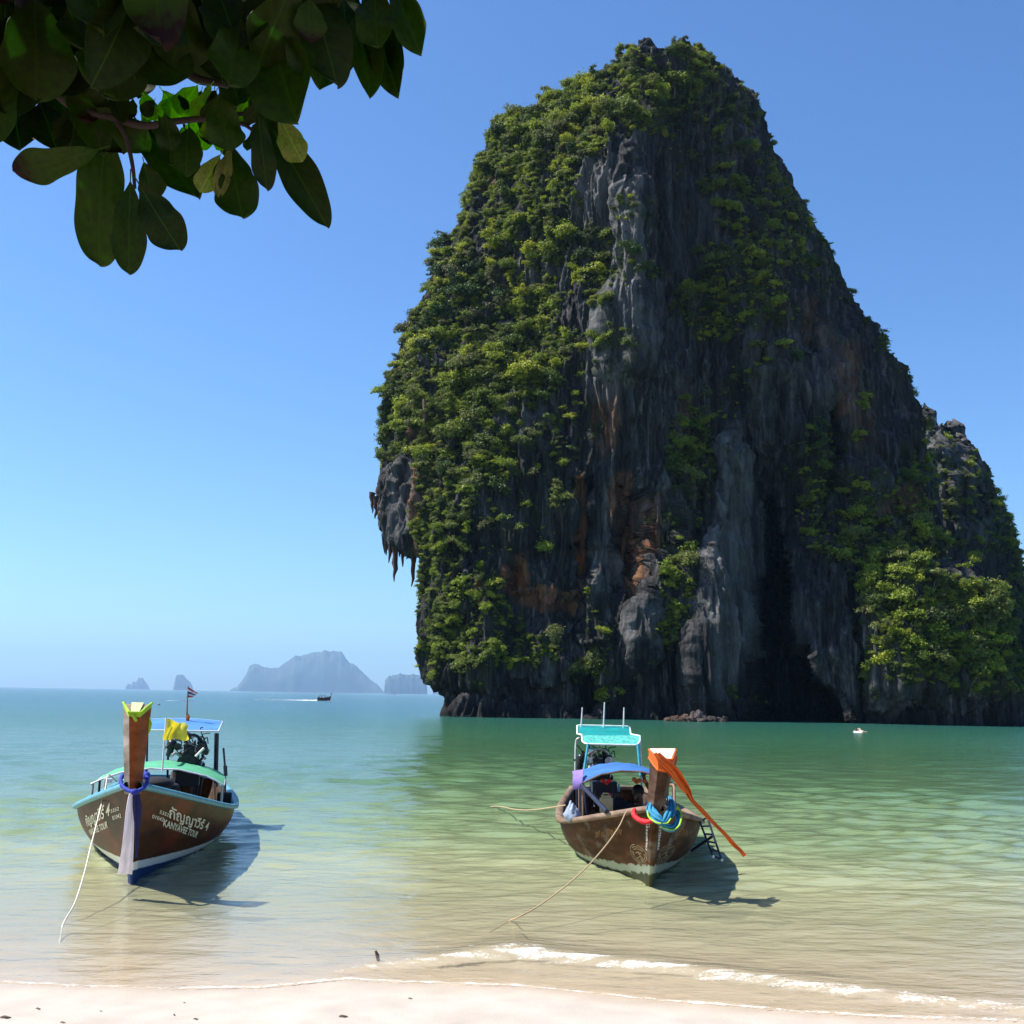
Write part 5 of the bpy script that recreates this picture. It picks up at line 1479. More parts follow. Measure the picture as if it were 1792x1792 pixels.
# orange cloth wrapped on the head, pale pad on top, long tail blown to the right
m = MB()
o_ = .012; dn = Vector((0, 0, -.115))
ring_t = [FL + Vector((o_, o_, .01)), FR + Vector((o_, -o_, .01)), BR + Vector((-o_, -o_, .01)), BL + Vector((-o_, o_, .01))]
ring_b = [p + dn * (1.0 if i in (0, 1) else .75) + Vector((0, .01 * math.sin(i * 3), 0)) for i, p in enumerate(ring_t)]
m.add(ring_t + ring_b, [(i, (i + 1) % 4, 4 + (i + 1) % 4, 4 + i) for i in range(4)])
for i in range(4):
    m.tube([ring_t[i], ring_t[i].lerp(ring_t[(i + 1) % 4], .5) + Vector((0, 0, .006)), ring_t[(i + 1) % 4]], .013, 6)
    m.tube([ring_b[i], ring_b[i].lerp(ring_b[(i + 1) % 4], .5) + Vector((0, 0, -.012)), ring_b[(i + 1) % 4]], .014, 6)
hd = m.build('orange_wrap', ORANGE); world_obj(hd, b2); tag(hd, 'orange cloth wrapped round the head of the right boat\'s prow', 'cloth')
pd = MB().add([FL + up, FR + up, BR + up, BL + up, FL + up * 2, FR + up * 2, BR + up * 2, BL + up * 2], [(4, 5, 6, 7), (0, 3, 2, 1), (0, 1, 5, 4), (1, 2, 6, 5), (2, 3, 7, 6), (3, 0, 4, 7)]).build('pale_cloth_pad', PINKW)
world_obj(pd, b2); tag(pd, 'sun bleached pale cloth covering the top of the right prow', 'cloth')
def px_ribbon(boat, pts, name, mat, label, amp=.012, seed=0, folds=3.0, cat='ribbon', thick=.003):
    """pts: (px, py, depth, width in px) down the ribbon; the strip is laid across its run"""
    r = random.Random(seed); A = np.array([list(p) for p in pts], float)
    sp = np.array(spline(A, 6)); rows = []
    for i in range(len(sp)):
        t = sp[min(i + 1, len(sp) - 1)][:2] - sp[max(i - 1, 0)][:2]; t = t / (np.linalg.norm(t) + 1e-9)
        nn = np.array([-t[1], t[0]])
        row = []
        for k_ in range(11):
            a = k_ / 10 - .5
            q = sp[i][:2] + nn * sp[i][3] * a
            w = sp[i][3] / FPX * sp[i][2]
            d = sp[i][2] + amp * math.sin(a * folds * 6.28 + seed + i * .12) * min(1, w * 9) + .5 * w * a
            row.append(boat.lp(q[0], q[1], d + boat.dd))
        rows.append(row)
    o = MB().sheet(rows, thick).build(name, mat); world_obj(o, boat); tag(o, label, cat); return o
px_ribbon(b2, [(1150,1320,11.78,10), (1164,1336,11.78,16), (1180,1352,11.82,19), (1193,1370,11.86,17), (1204,1386,11.9,12), (1211,1400,11.9,7), (1230,1420,11.95,7.5), (1249,1440,12.0,6), (1268,1459,12.05,6), (1284,1478,12.1,7), (1296,1489,12.1,6), (1303,1498,12.15,7)],
          'orange_ribbon', ORANGE, 'long orange ribbon streaming from the right prow over the water', .03, 2, 2.0)
px_ribbon(b2, [(1146,1318,11.74,6), (1158,1332,11.72,9), (1176,1350,11.76,9), (1190,1374,11.82,7), (1203,1388,11.86,5)], 'orange_ribbon', ORANGE, 'short second fold of orange ribbon twisted at the right prow\'s head', .02, 5, 2.0)
# blue and lime ribbon knot, red garland
def px_tube(boat, pts, r, mat, name, label, cat, flat=.45, n=10, obj_=None):
    rr = [p[3] for p in pts]; P_ = [boat.lp(p[0], p[1], p[2] + boat.dd) for p in pts]
    sp = spline([list(p) + [q] for p, q in zip(P_, rr)], 5 if name != 'red_garland' else 14)
    if name == 'red_garland': sp = [np.array([*p[:3], p[3] * (.62 + .5 * abs(math.sin(i * 1.35)) + .12 * math.sin(i * 3.9))]) for i, p in enumerate(sp)]
    m = obj_ or MB(); m.tube([p[:3] for p in sp], [max(p[3], .003) for p in sp], n, flat=flat)
    if obj_: return m
    o = m.build(name, mat); world_obj(o, boat); tag(o, label, cat); return o
kr_ = empty('blue_ribbon'); world_obj(kr_, b2); tag(kr_, 'sky blue ribbon knotted round the foot of the right prow', 'ribbon')
def px_rows(boat, pts, amp, seed, folds):
    sp = np.array(spline(np.array([list(p) for p in pts], float), 6)); rows = []
    for i in range(len(sp)):
        t = sp[min(i + 1, len(sp) - 1)][:2] - sp[max(i - 1, 0)][:2]; t = t / (np.linalg.norm(t) + 1e-9); nn = np.array([-t[1], t[0]]); row = []
        for k_ in range(13):
            a_ = k_ / 12 - .5; q = sp[i][:2] + nn * sp[i][3] * a_
            row.append(boat.lp(q[0], q[1], sp[i][2] + boat.dd + amp * math.sin(a_ * folds * 6.28 + seed + i * .25) - .03 * math.cos(a_ * 3.1)))
        rows.append(row)
    return rows
for i, pts in enumerate(([(1149,1393,12.25,5), (1143,1404,12.15,12), (1139,1417,12.0,17), (1145,1428,11.9,18), (1155,1436,11.84,14), (1161,1440,11.82,8)],
            [(1171,1393,12.25,5), (1175,1406,12.12,11), (1174,1420,12.0,15), (1168,1431,11.9,15), (1161,1439,11.82,9)],
            [(1158,1438,11.82,9), (1165,1447,11.84,12), (1177,1449,11.9,13), (1186,1440,11.98,13), (1188,1428,12.05,11), (1183,1419,12.12,7)])):
    MB().sheet(px_rows(b2, pts, .018, i * 2, 2.5), .006).build('cloth_band', SKYB, kr_)
MB().ball(b2.lp(1160, 1440, 11.82 + b2.dd), (.035, .035, .04), 10, 7).build('knot', SKYB, kr_)
b2.dd -= .07
kn = MB()
for pts in ([(1133,1418,12.03,.008), (1136,1430,11.93,.012), (1148,1439,11.84,.013), (1157,1441,11.82,.012)],
            [(1156,1446,11.83,.014), (1166,1451,11.83,.012), (1178,1452,11.9,.012), (1188,1445,11.95,.012), (1192,1432,12.0,.012), (1191,1420,12.1,.01), (1184,1413,12.15,.02), (1178,1416,12.18,.014)],
            [(1174,1432,11.88,.008), (1168,1440,11.82,.010), (1160,1441,11.81,.008)]):
    px_tube(b2, pts, 0, None, '', '', '', .5, 8, kn)
o = kn.build('lime_ribbon', LIME); world_obj(o, b2); tag(o, 'lime green ribbon edging the blue knot on the right prow', 'ribbon')
b2.dd += .07
px_tube(b2, [(1117,1414,12.35,.018), (1110,1418,12.3,.026), (1109,1425,12.2,.028), (1116,1433,12.1,.03), (1128,1438,12.0,.032), (1138,1437,11.92,.03), (1147,1433,11.88,.022)],
        0, RED, 'red_garland', 'red garland hanging in a loop left of the blue knot on the right boat', 'garland', .8)
# marks on its bows
for sd in (1, -1):
    if sd < 0: b2.lettering('533204485', (1131, 1438), (1130, 1488), (6.5, .5), -1, CREAM2, bold=.03)
    else: b2.lettering('533204485', (1152.5, 1439), (1149.5, 1488), (4.5, -.5), 1, CREAM2, bold=.03)
    # ring emblem: concentric ovals with a few figure strokes inside
    m = MB()
    f = b2.frame((1104, 1491), (1134, 1501), (-5, -18), -1) if sd < 0 else b2.frame((1151, 1500), (1179, 1490), (4, -17), 1)
    def hp(x, y): return f(.5 + x * .5, y, .008)
    for rr_ in (1.0, .82, .64):
        n = 44; a_ = []; c_ = []
        for i in range(n):
            w = 2 * math.pi * i / n; wob = 1 + .05 * math.sin(w * 3 + rr_ * 40)
            a_.append(hp(rr_ * wob * math.cos(w), rr_ * wob * math.sin(w))); c_.append(hp((rr_ - .055) * wob * math.cos(w), (rr_ - .055) * wob * math.sin(w)))
        gap = {3, 4, 17, 18} if rr_ < .9 else {11}
        m.add(a_ + c_, [(i, (i + 1) % n, n + (i + 1) % n, n + i) for i in range(n) if i not in gap])
    for x0_, y0_, x1_, y1_ in ((-.35,-.4,.15,-.06), (.15,-.06,-.1,.3), (.15,-.06,.35,-.3), (-.4,.1,-.1,.3), (-.1,.3,.3,.2), (0,-.35,.35,-.45)):
        d_ = Vector((x1_ - x0_, y1_ - y0_)).normalized() * .04; nx, ny = -d_.y, d_.x
        m.add([hp(x0_ + nx, y0_ + ny), hp(x1_ + nx, y1_ + ny), hp(x1_ - nx, y1_ - ny), hp(x0_ - nx, y0_ - ny)], [(0, 1, 2, 3)])
    m.build('emblem', GOLD, b2.root)
    # washed-out orange painting: only broken strokes are left
    m = MB(); r = random.Random(8)
    g_ = b2.frame((1042, 1467), (1088, 1462), (0, -15), -1) if sd < 0 else b2.frame((1184, 1464), (1203, 1466), (0, -16), 1)
    for i in range(17):
        x = i / 17; y0_ = r.uniform(0, .25); y1_ = r.uniform(.65, 1); w_ = r.uniform(.02, .035)
        if i == 7: continue
        m.add([g_(x, y0_), g_(x + w_, y0_), g_(x + w_ + .03, y1_), g_(x + .03, y1_)], [(0, 1, 2, 3)])
        if r.random() < .6: m.add([g_(x, y1_ - .12), g_(x + .05, y1_ - .12), g_(x + .055, y1_), g_(x + .002, y1_)], [(0, 1, 2, 3)])
    m.build('faded_painting', FADED, b2.root)
# low blue awning
fl_, fr_2 = b2.lp(1017, 1372, 14.9), b2.lp(1182, 1376, 14.8)
x1 = (fl_.x + fr_2.x) / 2; x0 = x1 - 1.7
yl, yr = fl_.y, fr_2.y
zm = b2.lp(1090, 1350, 14.9).z
cz, rws = arch_canopy(b2, x0, x1, min(yl, yr), max(yl, yr), zm + .02, fl_.z + .01, BLUEC2, frame=GREYW)
ylo, yhi = min(yl, yr), max(yl, yr)
for (x, y, mt) in ((x1 - .03, ylo + .02, PIPEB), (x1 - .5, ylo + .02, STEELD), (x1 - .95, ylo + .02, PIPEB), (x0 + .03, ylo + .02, STEELD), (x1 - .03, yhi - .02, PIPEB), (x1 - .6, yhi - .02, PIPEB), (x0 + .03, yhi - .02, STEELD)):
    MB().tube([(x, y, .40), (x, y, fl_.z)], .016, 8).build('canopy_post', mt, b2.root)
for (a, b) in (((1018,1374,14.8), (1062,1420,13.6)), ((1142,1392,14.6), (1128,1412,13.9))):
    MB().tube([b2.lp(*a), b2.lp(*b)], .028, 8).build('awning_brace', STEELD, b2.root)
MB().tube(spline([b2.lp(1172,1374,14.6), b2.lp(1178,1374,14.5), b2.lp(1180,1382,14.4), b2.lp(1180,1412,14.2)], 4), .018, 8).build('canopy_post', PIPEB, b2.root)
c0, c1 = b2.lp(1003, 1356, 15.2), b2.lp(1019, 1372, 14.86)
o = MB().sheet([[c0 + Vector((-.3, 0, .03)), c0 + Vector((-.3, .13, .05))], [c0 + Vector((-.05, 0, 0)), c0 + Vector((-.05, .14, .07))], [c1 + Vector((.03, -.13, .03)), c1 + Vector((.03, 0, .03))], [c1 + Vector((.03, -.12, -.07)), c1 + Vector((.03, 0, -.06))]], .008).build('lilac_cloth', LILAC)
world_obj(o, b2); tag(o, 'lilac cloth draped on the left corner of the right boat\'s blue awning', 'cloth')
# upper teal awning: a tray-like sheet, stepped at its right side
zt0, zt1 = 18.2, 17.1
T = [[(1010,1270,18.3), (1014,1269,18.3), (1060,1270,18.3), (1098,1271,18.3), (1102,1273,18.3)],
     [(1010,1284,17.7), (1016,1285,17.7), (1060,1286,17.7), (1100,1286,17.7), (1104,1285,17.7)],
     [(1018,1286,17.6), (1024,1286,17.6), (1062,1287,17.6), (1108,1287,17.6), (1120,1288,17.6)],
     [(1019,1297,17.3), (1026,1297,17.3), (1064,1298,17.3), (1110,1298,17.3), (1120,1297,17.3)],
     [(1024,1301,17.1), (1030,1302,17.1), (1066,1303,17.1), (1110,1304,17.1), (1116,1303,17.1)]]
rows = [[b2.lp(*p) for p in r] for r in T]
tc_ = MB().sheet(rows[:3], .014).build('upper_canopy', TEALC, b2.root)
MB().sheet([[Vector(p) + Vector((.004, 0, 0)) for p in r] for r in rows[2:]], .014).build('lit_front_band', simple('lit_teal_sheet', (.12, .58, .50), .6, var=.25, scale=22, trans=.3), tc_)  # same teal cloth; the brighter light on its front is put into a paler colour
ed = [rows[0][i] for i in range(5)] + [r[-1] for r in rows[1:]] + [rows[-1][i] for i in range(3, -1, -1)] + [r[0] for r in rows[-2:0:-1]] + [rows[0][0]]
MB().tube(ed, .014, 6, cap=False).build('canopy_frame', WHITEM, tc_)
for a, b, r, mt in (((1029,1302,17.1), (1021,1356,16.9), .02, TEALP), ((1116,1303,17.1), (1121,1358,16.9), .022, TEALP), ((1120,1292,17.5), (1124,1400,17.4), .016, PIPE), ((1049,1300,17.9), (1047,1335,17.9), .02, CAN), ((1083,1372,17.2), (1083,1385,17.2), .016, TEALP)):
    MB().tube([b2.lp(*a), b2.lp(*b)], r, 8).build('canopy_post', mt, b2.root)
MB().tube(spline([b2.lp(1019,1291,17.8), b2.lp(1011,1293,17.8), b2.lp(1008,1300,17.8), b2.lp(1007,1330,17.7), b2.lp(1007,1380,17.6)], 4), .018, 8).build('canopy_post', PIPE, b2.root)
for px, y0, y1 in ((1018,1271,1238), (1057,1272,1229), (1092,1273,1238)):
    MB().tube([b2.lp(px - 1, y0 + 3, 18.2), b2.lp(px + (1 if px < 1090 else 0), y1, 18.2)], [.014, .010], 6).build('antenna', WHITEM, b2.root)
engine(b2.root, b2.lp(1045, 1350, 17.6), 1.05, True)
MB().tube([b2.lp(1058,1309,17.5), b2.lp(1058,1316,17.5), b2.lp(1060,1330,17.5), b2.lp(1061,1345,17.5)], [.02, .045, .06, .07], 10).build('exhaust_sleeve', RUBBER, b2.root)
MB().box(b2.lp(1057, 1377, 16.6), (.4, .36, .16)).tube([b2.lp(1043,1380,16.4), b2.lp(1040,1412,16.3)], .016).tube([b2.lp(1072,1380,16.4), b2.lp(1076,1412,16.3)], .016).build('engine_mount', STEELD, b2.root, .02)
for k_ in range(5):
    x = 1.5 - .72 * k_
    hw = b2.width(x, .24)
    MB().box((x, 0, .26), (.24, 2 * hw, .05)).box((x, -.4, .14), (.05, .05, .24)).box((x, .4, .14), (.05, .05, .24)).build('thwart', INNER, b2.root, .01)
# jerry can
jc = empty('jerry_can'); world_obj(jc, b2); tag(jc, 'cream plastic jerry can standing under the right boat\'s blue awning', 'jerry can')
c = b2.lp(1061, 1409, 14.9)
MB().box(c, (.12, .17, .19)).box(c + Vector((0, 0, .11)), (.1, .13, .03)).build('can_body', CAN, jc, .018)
MB().tube([c + Vector((0, -.045, .12)), c + Vector((0, -.04, .15)), c + Vector((0, .03, .15)), c + Vector((0, .035, .12))], .011, 6).build('handle', CAN, jc)
MB().tube([c + Vector((0, .055, .12)), c + Vector((0, .055, .15))], .017, 10).build('cap', RED, jc)
# pale plastic bag at the stern side
c = b2.lp(1001, 1424, 15.0); m = MB(); m.ball(c, (.17, .11, .12), 26, 18)
for i, v in enumerate(m.v):
    v = Vector(v); k_ = .8 + .5 * abs(float(pn(v.x * 9, v.y * 9, v.z * 9))) + .25 * abs(float(pn(v.x * 24, v.y * 24, v.z * 24)))
    h_ = (v.z - c.z) / .12
    m.v[i] = tuple(c + Vector(((v.x - c.x) * k_ * (1 - .35 * max(0, h_)), (v.y - c.y) * k_ * (1 - .6 * max(0, h_)), (v.z - c.z) * k_ * (1.25 if h_ > 0 else 1))))
o = m.build('plastic_bag', BAG); world_obj(o, b2); tag(o, 'pale blue plastic bag tucked inside the left edge of the right boat', 'bag')
# heap under the awning
c = b2.lp(1084, 1410, 15.2); m = MB()
for dx, dy, dz, r in ((0,0,0,.13), (.05,.09,-.03,.10), (-.05,-.08,-.05,.10), (0,.19,-.06,.09), (.02,.28,-.08,.08)): m.ball(c + Vector((dx, dy, dz)), (r, r, r * .85), 10, 7)
for i in range(14): m.tube([c + Vector((0, .1, .02)), c + Vector((random.uniform(-.05, .05), .12 + .012 * i, .05 + random.uniform(0, .05)))], .006, 4)
o = m.build('dark_bundle', DARKC); world_obj(o, b2); tag(o, 'heap of black cloth and nets beside the seated person on the right boat', 'bundle')
# red and orange oddments hanging from the awning
m = MB()
for px, py in ((1055,1366), (1062,1370), (1066,1366)): m.ball(b2.lp(px, py, 15.2), .03, 7, 5)
o = m.build('red_cloth', RED); world_obj(o, b2); tag(o, 'small red cloth hanging under the middle of the blue awning', 'cloth')
m = MB()
for px, py in ((1110,1364), (1114,1368), (1119,1366), (1128,1367)): m.ball(b2.lp(px, py, 15.0), (.03, .035, .03), 7, 5)
o = m.build('orange_life_vest', simple('faded_orange_vest', (.45, .10, .02), .7)); world_obj(o, b2); tag(o, 'orange life vest tucked under the right part of the blue awning', 'life vest')
# seated person, one hand up on the awning
def skin_body(name, joints, bones, root=0, mat=SKIN, lv=2):
    me = bpy.data.meshes.new(name); me.from_pydata([j[:3] for j in joints], bones, []); me.update()
    o = bpy.data.objects.new(name, me); C.objects.link(o)
    sk = o.modifiers.new('skin', 'SKIN'); sk.use_smooth_shade = True
    lay = me.skin_vertices[0] if me.skin_vertices else None
    if lay is None:
        bm = bmesh.new(); bm.from_mesh(me); bm.verts.layers.skin.verify(); bm.to_mesh(me); bm.free(); lay = me.skin_vertices[0]
    for i, j in enumerate(joints):
        lay.data[i].radius = (j[3], j[4] if len(j) > 4 else j[3]); lay.data[i].use_root = (i == root)
    o.modifiers.new('sub', 'SUBSURF').levels = lv; o.modifiers['sub'].render_levels = lv
    me.materials.append(mat); return o
h = b2.lp(1117, 1392, 15.6)
hx, hy, hz = h
hip = Vector((hx - .05, hy + .0, hz - .62))
J = [(hip.x, hip.y, hip.z, .13, .10), (hx - .02, hy, hz - .42, .12, .09), (hx, hy, hz - .25, .14, .09), (hx, hy, hz - .14, .05), (hx + .01, hy, hz - .02, .075, .085), (hx + .015, hy, hz + .06, .07, .08),
     (hx, hy - .17, hz - .22, .05), (hx + .06, hy - .26, hz - .42, .038), (hx + .2, hy - .2, hz - .5, .03), (hx + .27, hy - .17, hz - .5, .028),
     (hx, hy + .16, hz - .20, .05), (hx + .03, hy + .20, hz + .02, .038), (hx + .04, hy + .09, hz + .2, .028), (hx + .04, hy + .07, hz + .27, .026),
     (hip.x + .03, hip.y - .1, hip.z, .085), (hip.x + .42, hip.y - .13, hip.z + .03, .06), (hip.x + .46, hip.y - .13, hip.z - .36, .04), (hip.x + .58, hip.y - .13, hip.z - .40, .035),
     (hip.x + .03, hip.y + .1, hip.z, .085), (hip.x + .42, hip.y + .15, hip.z + .03, .06), (hip.x + .46, hip.y + .15, hip.z - .36, .04), (hip.x + .58, hip.y + .15, hip.z - .40, .035)]
E_ = [(0,1),(1,2),(2,3),(3,4),(4,5),(2,6),(6,7),(7,8),(8,9),(2,10),(10,11),(11,12),(12,13),(0,14),(14,15),(15,16),(16,17),(0,18),(18,19),(19,20),(20,21)]
for hv, dirs in ((9, [(.05, .03, -.01), (.07, .012, 0), (.075, -.008, 0), (.065, -.028, -.005), (.03, .045, .01)]), (13, [(.0, .03, .045), (.005, .012, .07), (.005, -.008, .07), (.0, -.026, .06), (.03, .03, .02)])):
    for d_ in dirs:
        b_ = J[hv]; J.append((b_[0] + d_[0] * .6, b_[1] + d_[1], b_[2] + d_[2] * .6, .010)); E_.append((hv, len(J) - 1))
        J.append((b_[0] + d_[0] + .01, b_[1] + d_[1] * 1.1, b_[2] + d_[2], .008)); E_.append((len(J) - 2, len(J) - 1))
J.append((hx + .10, hy, hz + .005, .018)); E_.append((4, len(J) - 1))     # nose
pr = empty('person'); world_obj(pr, b2); tag(pr, 'person in dark clothes seated under the right boat\'s awning, one arm raised to its frame', 'person')
bd = skin_body('body', J, E_); bd.parent = pr
MB().ball((hx - .015, hy, hz + .06), (.095, .088, .09), 12, 8).build('hair', HAIR, pr)
sh = skin_body('shirt', [(hip.x, hip.y, hip.z + .02, .145, .115), (hx - .02, hy, hz - .42, .135, .105), (hx, hy, hz - .25, .155, .105), (hx, hy, hz - .17, .08), (hx, hy - .18, hz - .22, .065), (hx + .03, hy - .22, hz - .32, .055), (hx, hy + .17, hz - .20, .065), (hx + .015, hy + .19, hz - .10, .055)],
               [(0,1),(1,2),(2,3),(2,4),(4,5),(2,6),(6,7)], 0, DARKC); sh.parent = pr
st_ = skin_body('shorts', [(hip.x, hip.y, hip.z, .15, .12), (hip.x + .03, hip.y - .1, hip.z, .1), (hip.x + .32, hip.y - .13, hip.z + .03, .085), (hip.x + .03, hip.y + .1, hip.z, .1), (hip.x + .32, hip.y + .15, hip.z + .03, .085)],
                [(0,1),(1,2),(0,3),(3,4)], 0, DARKC); st_.parent = pr
# boarding ladder over the side
ld = empty('boarding_ladder'); world_obj(ld, b2); tag(ld, 'black tubular boarding ladder hung over the right boat\'s side', 'ladder')
def dd(t): return 14.55 - .1 * t
A0, A1, B0, B1 = (1221,1433), (1248,1499), (1236,1431), (1263,1505)
for (p, q) in ((A0, A1), (B0, B1)):
    pt = [b2.lp(p[0] - 6, p[1] + 4, 14.6), b2.lp(p[0], p[1], 14.55), b2.lp(p[0] + 4, p[1] + 6, 14.5), b2.lp(q[0], q[1], 14.3)]
    MB().tube(pt, .013, 8).build('rail', STEELD, ld)
for i, t in enumerate((.12, .34, .56, .78, .98)):
    a = b2.lp(A0[0] + 4 + (A1[0] - A0[0] - 4) * t, A0[1] + 6 + (A1[1] - A0[1] - 6) * t, 14.5 - .2 * t); b = b2.lp(B0[0] + 4 + (B1[0] - B0[0] - 4) * t, B0[1] + 6 + (B1[1] - B0[1] - 6) * t, 14.5 - .2 * t)
    MB().tube([a, b], .012, 8).build('rung', STEELD, ld)
MB().tube([b2.lp(1210,1489,14.7), b2.lp(1246,1464,14.4)], .018, 8).build('brace', STEELD, ld)
for q in (A1, B1): MB().ball(b2.lp(q[0], q[1], 14.3), .02, 8, 5).build('foot_cap', WHITEM, ld)
pz = on_z(893, 1611)
rope([V(1099,1419,12.9), V(1094,1424,12.8), V(1083,1447,12.6), V(1060,1480,12.2), V(1030,1514,11.9), V(992,1549,11.5), V(940,1587,11.1), V(905,1606,10.9), (pz[0], pz[1], .0), (pz[0] - .25, pz[1] - .1, -.12)],
     .0075, ROPEB, 'tan mooring rope slanting from the right boat\'s bow down to the water')
kz_ = MB().ball(V(992, 1549, 11.5), .02, 8, 6)
q_ = on_z(862, 1413)
rope([V(990,1409,15.6), V(965,1413,16.5), V(935,1417,18.0), V(905,1417,19.6), (q_[0], q_[1], .02), (q_[0] - .5, q_[1] + .3, -.2)], .009, ROPEB, 'thin tan rope going left from the stern side of the right boat')
# ------------------------------------------------------------------ small things out on the water
def local_at(px, py, dz=0.0):
    p = on_z(px, py); return Vector((p[0], p[1], dz))
FOAMM = simple('white_water', (0.85, 0.86, 0.86), 0.8, scale=3, bump=0.5)
HULLD = simple('dark_red_brown_hull', (0.05, 0.02, 0.02), 0.5)
fb0 = local_at(567, 1226.0); dist = fb0.y
fb = empty('far_longtail_boat', fb0, math.radians(-8)); tag(fb, 'dark long-tail boat speeding right with people aboard, below the hazy island', 'boat')
k = dist / FPX                                   # metres per photograph pixel there
m = MB(); rows = []
for i in range(15):
    a = i / 14; x = (-12 + 24 * a) * k; w = 1.6 * k * (1 - (2 * a - 1) ** 4) + .15
    top_ = (4.2 + 3.5 * a ** 4 + .6 * (1 - a)) * k
    rows.append([(x, -w * 1.3, top_), (x * .93, -w, 0.5 * k), (x * .9, 0, -.8 * k), (x * .93, w, 0.5 * k), (x, w * 1.3, top_)])
m.sheet(rows, .05 * k); m.build('hull', HULLD, fb)
MB().tube([(11 * k, 0, 6 * k), (12.6 * k, 0, 10 * k), (12.2 * k, 0, 13 * k)], [.7 * k, .6 * k, .8 * k], 6).build('prow_post', HULLD, fb)
MB().tube([(12.6 * k, 0, 9 * k), (13.2 * k, .2, 12.5 * k)], [1.1 * k, .7 * k], 6).build('prow_cloth', FLAGW, fb)
MB().box((-3 * k, 0, 9 * k), (9 * k, 4.5 * k, .4 * k)).tube([(-7 * k, -1.6 * k, 3 * k), (-7 * k, -1.6 * k, 9 * k)], .15 * k, 5).tube([(1.4 * k, -1.6 * k, 3 * k), (1.4 * k, -1.6 * k, 9 * k)], .15 * k, 5).build('awning', simple('maroon_awning', (.06, .02, .04), .7), fb)
for i, x in enumerate((-9, -4.5, -1.5, 3.2, 6.4)):
    pz_ = fb0 + Vector((x * k, -.8 * k, 3.0 * k))
    pe = empty('person', pz_); tag(pe, ['person standing at the tail of the far speeding boat', 'person second from the tail in the far speeding boat', 'person in the middle of the far speeding boat', 'person before the prow of the far speeding boat', 'person sitting nearest the prow of the far speeding boat'][i], 'person', 'people aboard the far boat')
    jj = [(0,0,0,1.0*k,.7*k), (0,0,1.4*k,1.1*k,.7*k), (0,0,2.6*k,1.2*k,.7*k), (0,0,3.3*k,.45*k), (0,0,4.1*k,.65*k), (0,0,4.7*k,.5*k), (-.9*k,-.5*k,2.3*k,.4*k), (-1.1*k,-1.2*k,1.0*k,.3*k), (.9*k,-.5*k,2.3*k,.4*k), (1.1*k,-1.2*k,1.0*k,.3*k)]
    bb = skin_body('body', jj, [(0,1),(1,2),(2,3),(3,4),(4,5),(2,6),(6,7),(2,8),(8,9)], 0, [DARKC, FLAGR, FLAGW, DARKC, NAVY][i] , 1); bb.parent = pe
def foam_strip(pts, w, name, label, seed):
    r = np.random.default_rng(seed); m = MB(); rows = []
    sp = spline(pts, 14)
    for i, p in enumerate(sp):
        ww_ = w[0] + (w[1] - w[0]) * i / len(sp); ww_ *= .7 + .6 * r.random()
        rows.append([Vector((p[0], p[1] - ww_, .0)), Vector((p[0], p[1] - ww_ * .4, .25 * ww_ + .02)), Vector((p[0], p[1], .5 * ww_ + .03)), Vector((p[0], p[1] + ww_ * .5, .25 * ww_ + .02)), Vector((p[0], p[1] + ww_, .0))])
    m.sheet(rows); o = m.build(name, FOAMM); tag(o, label, kind='stuff'); return o
foam_strip([local_at(x, y) for x, y in ((445, 1225.5), (480, 1225.6), (520, 1225.8), (555, 1226.2))], (.12, .34), 'wake', 'white wake trailing left behind the far speeding boat', 1)
foam_strip([local_at(x, y) for x, y in ((572, 1227.5), (578, 1227.3), (582, 1227))], (.35, .15), 'bow_wave', 'white bow wave of the far speeding boat', 2)
foam_strip([local_at(x, y) for x, y in ((290, 1226.5), (310, 1226.6), (340, 1226.5))], (.08, .12), 'wake', 'faint white wake line behind the flag mast', 3)
# a tiny second boat far off
p = local_at(689, 1215.6); k2 = p.y / FPX
tb = empty('tiny_boat', p); tag(tb, 'tiny white boat with a small red sail in front of the flat topped island', 'boat')
MB().sheet([[(x * k2, -.9 * k2 * w_, 1.3 * k2), (x * .9 * k2, 0, -.3 * k2), (x * k2, .9 * k2 * w_, 1.3 * k2)] for x, w_ in ((-2.6, .6), (-1.5, 1), (0, 1), (1.5, .8), (2.8, .1))], .1).build('hull', FLAGW, tb)
MB().tube([(0, 0, 0), (0, 0, 6 * k2)], .12 * k2, 5).build('mast', PIPE, tb)
MB().sheet([[(0, 0, 1.5 * k2), (1.6 * k2, .1, 1.5 * k2)], [(0, 0, 5.5 * k2), (.2 * k2, 0, 5.5 * k2)]], .05).build('sail', FLAGR, tb)
# buoy
p = local_at(278, 1233.5); k3 = p.y / FPX
by = empty('buoy', p); tag(by, 'small red and white mooring buoy floating beyond the left boat', 'buoy')
MB().ball((0, 0, .4 * k3), (2.2 * k3, 2.2 * k3, 1.6 * k3), 12, 8).build('float', simple('maroon_float', (.12, .02, .03), .5), by)
MB().ball((0, 0, 1.6 * k3), (1.1 * k3, 1.1 * k3, 1.0 * k3), 10, 6).build('cap', FLAGW, by)
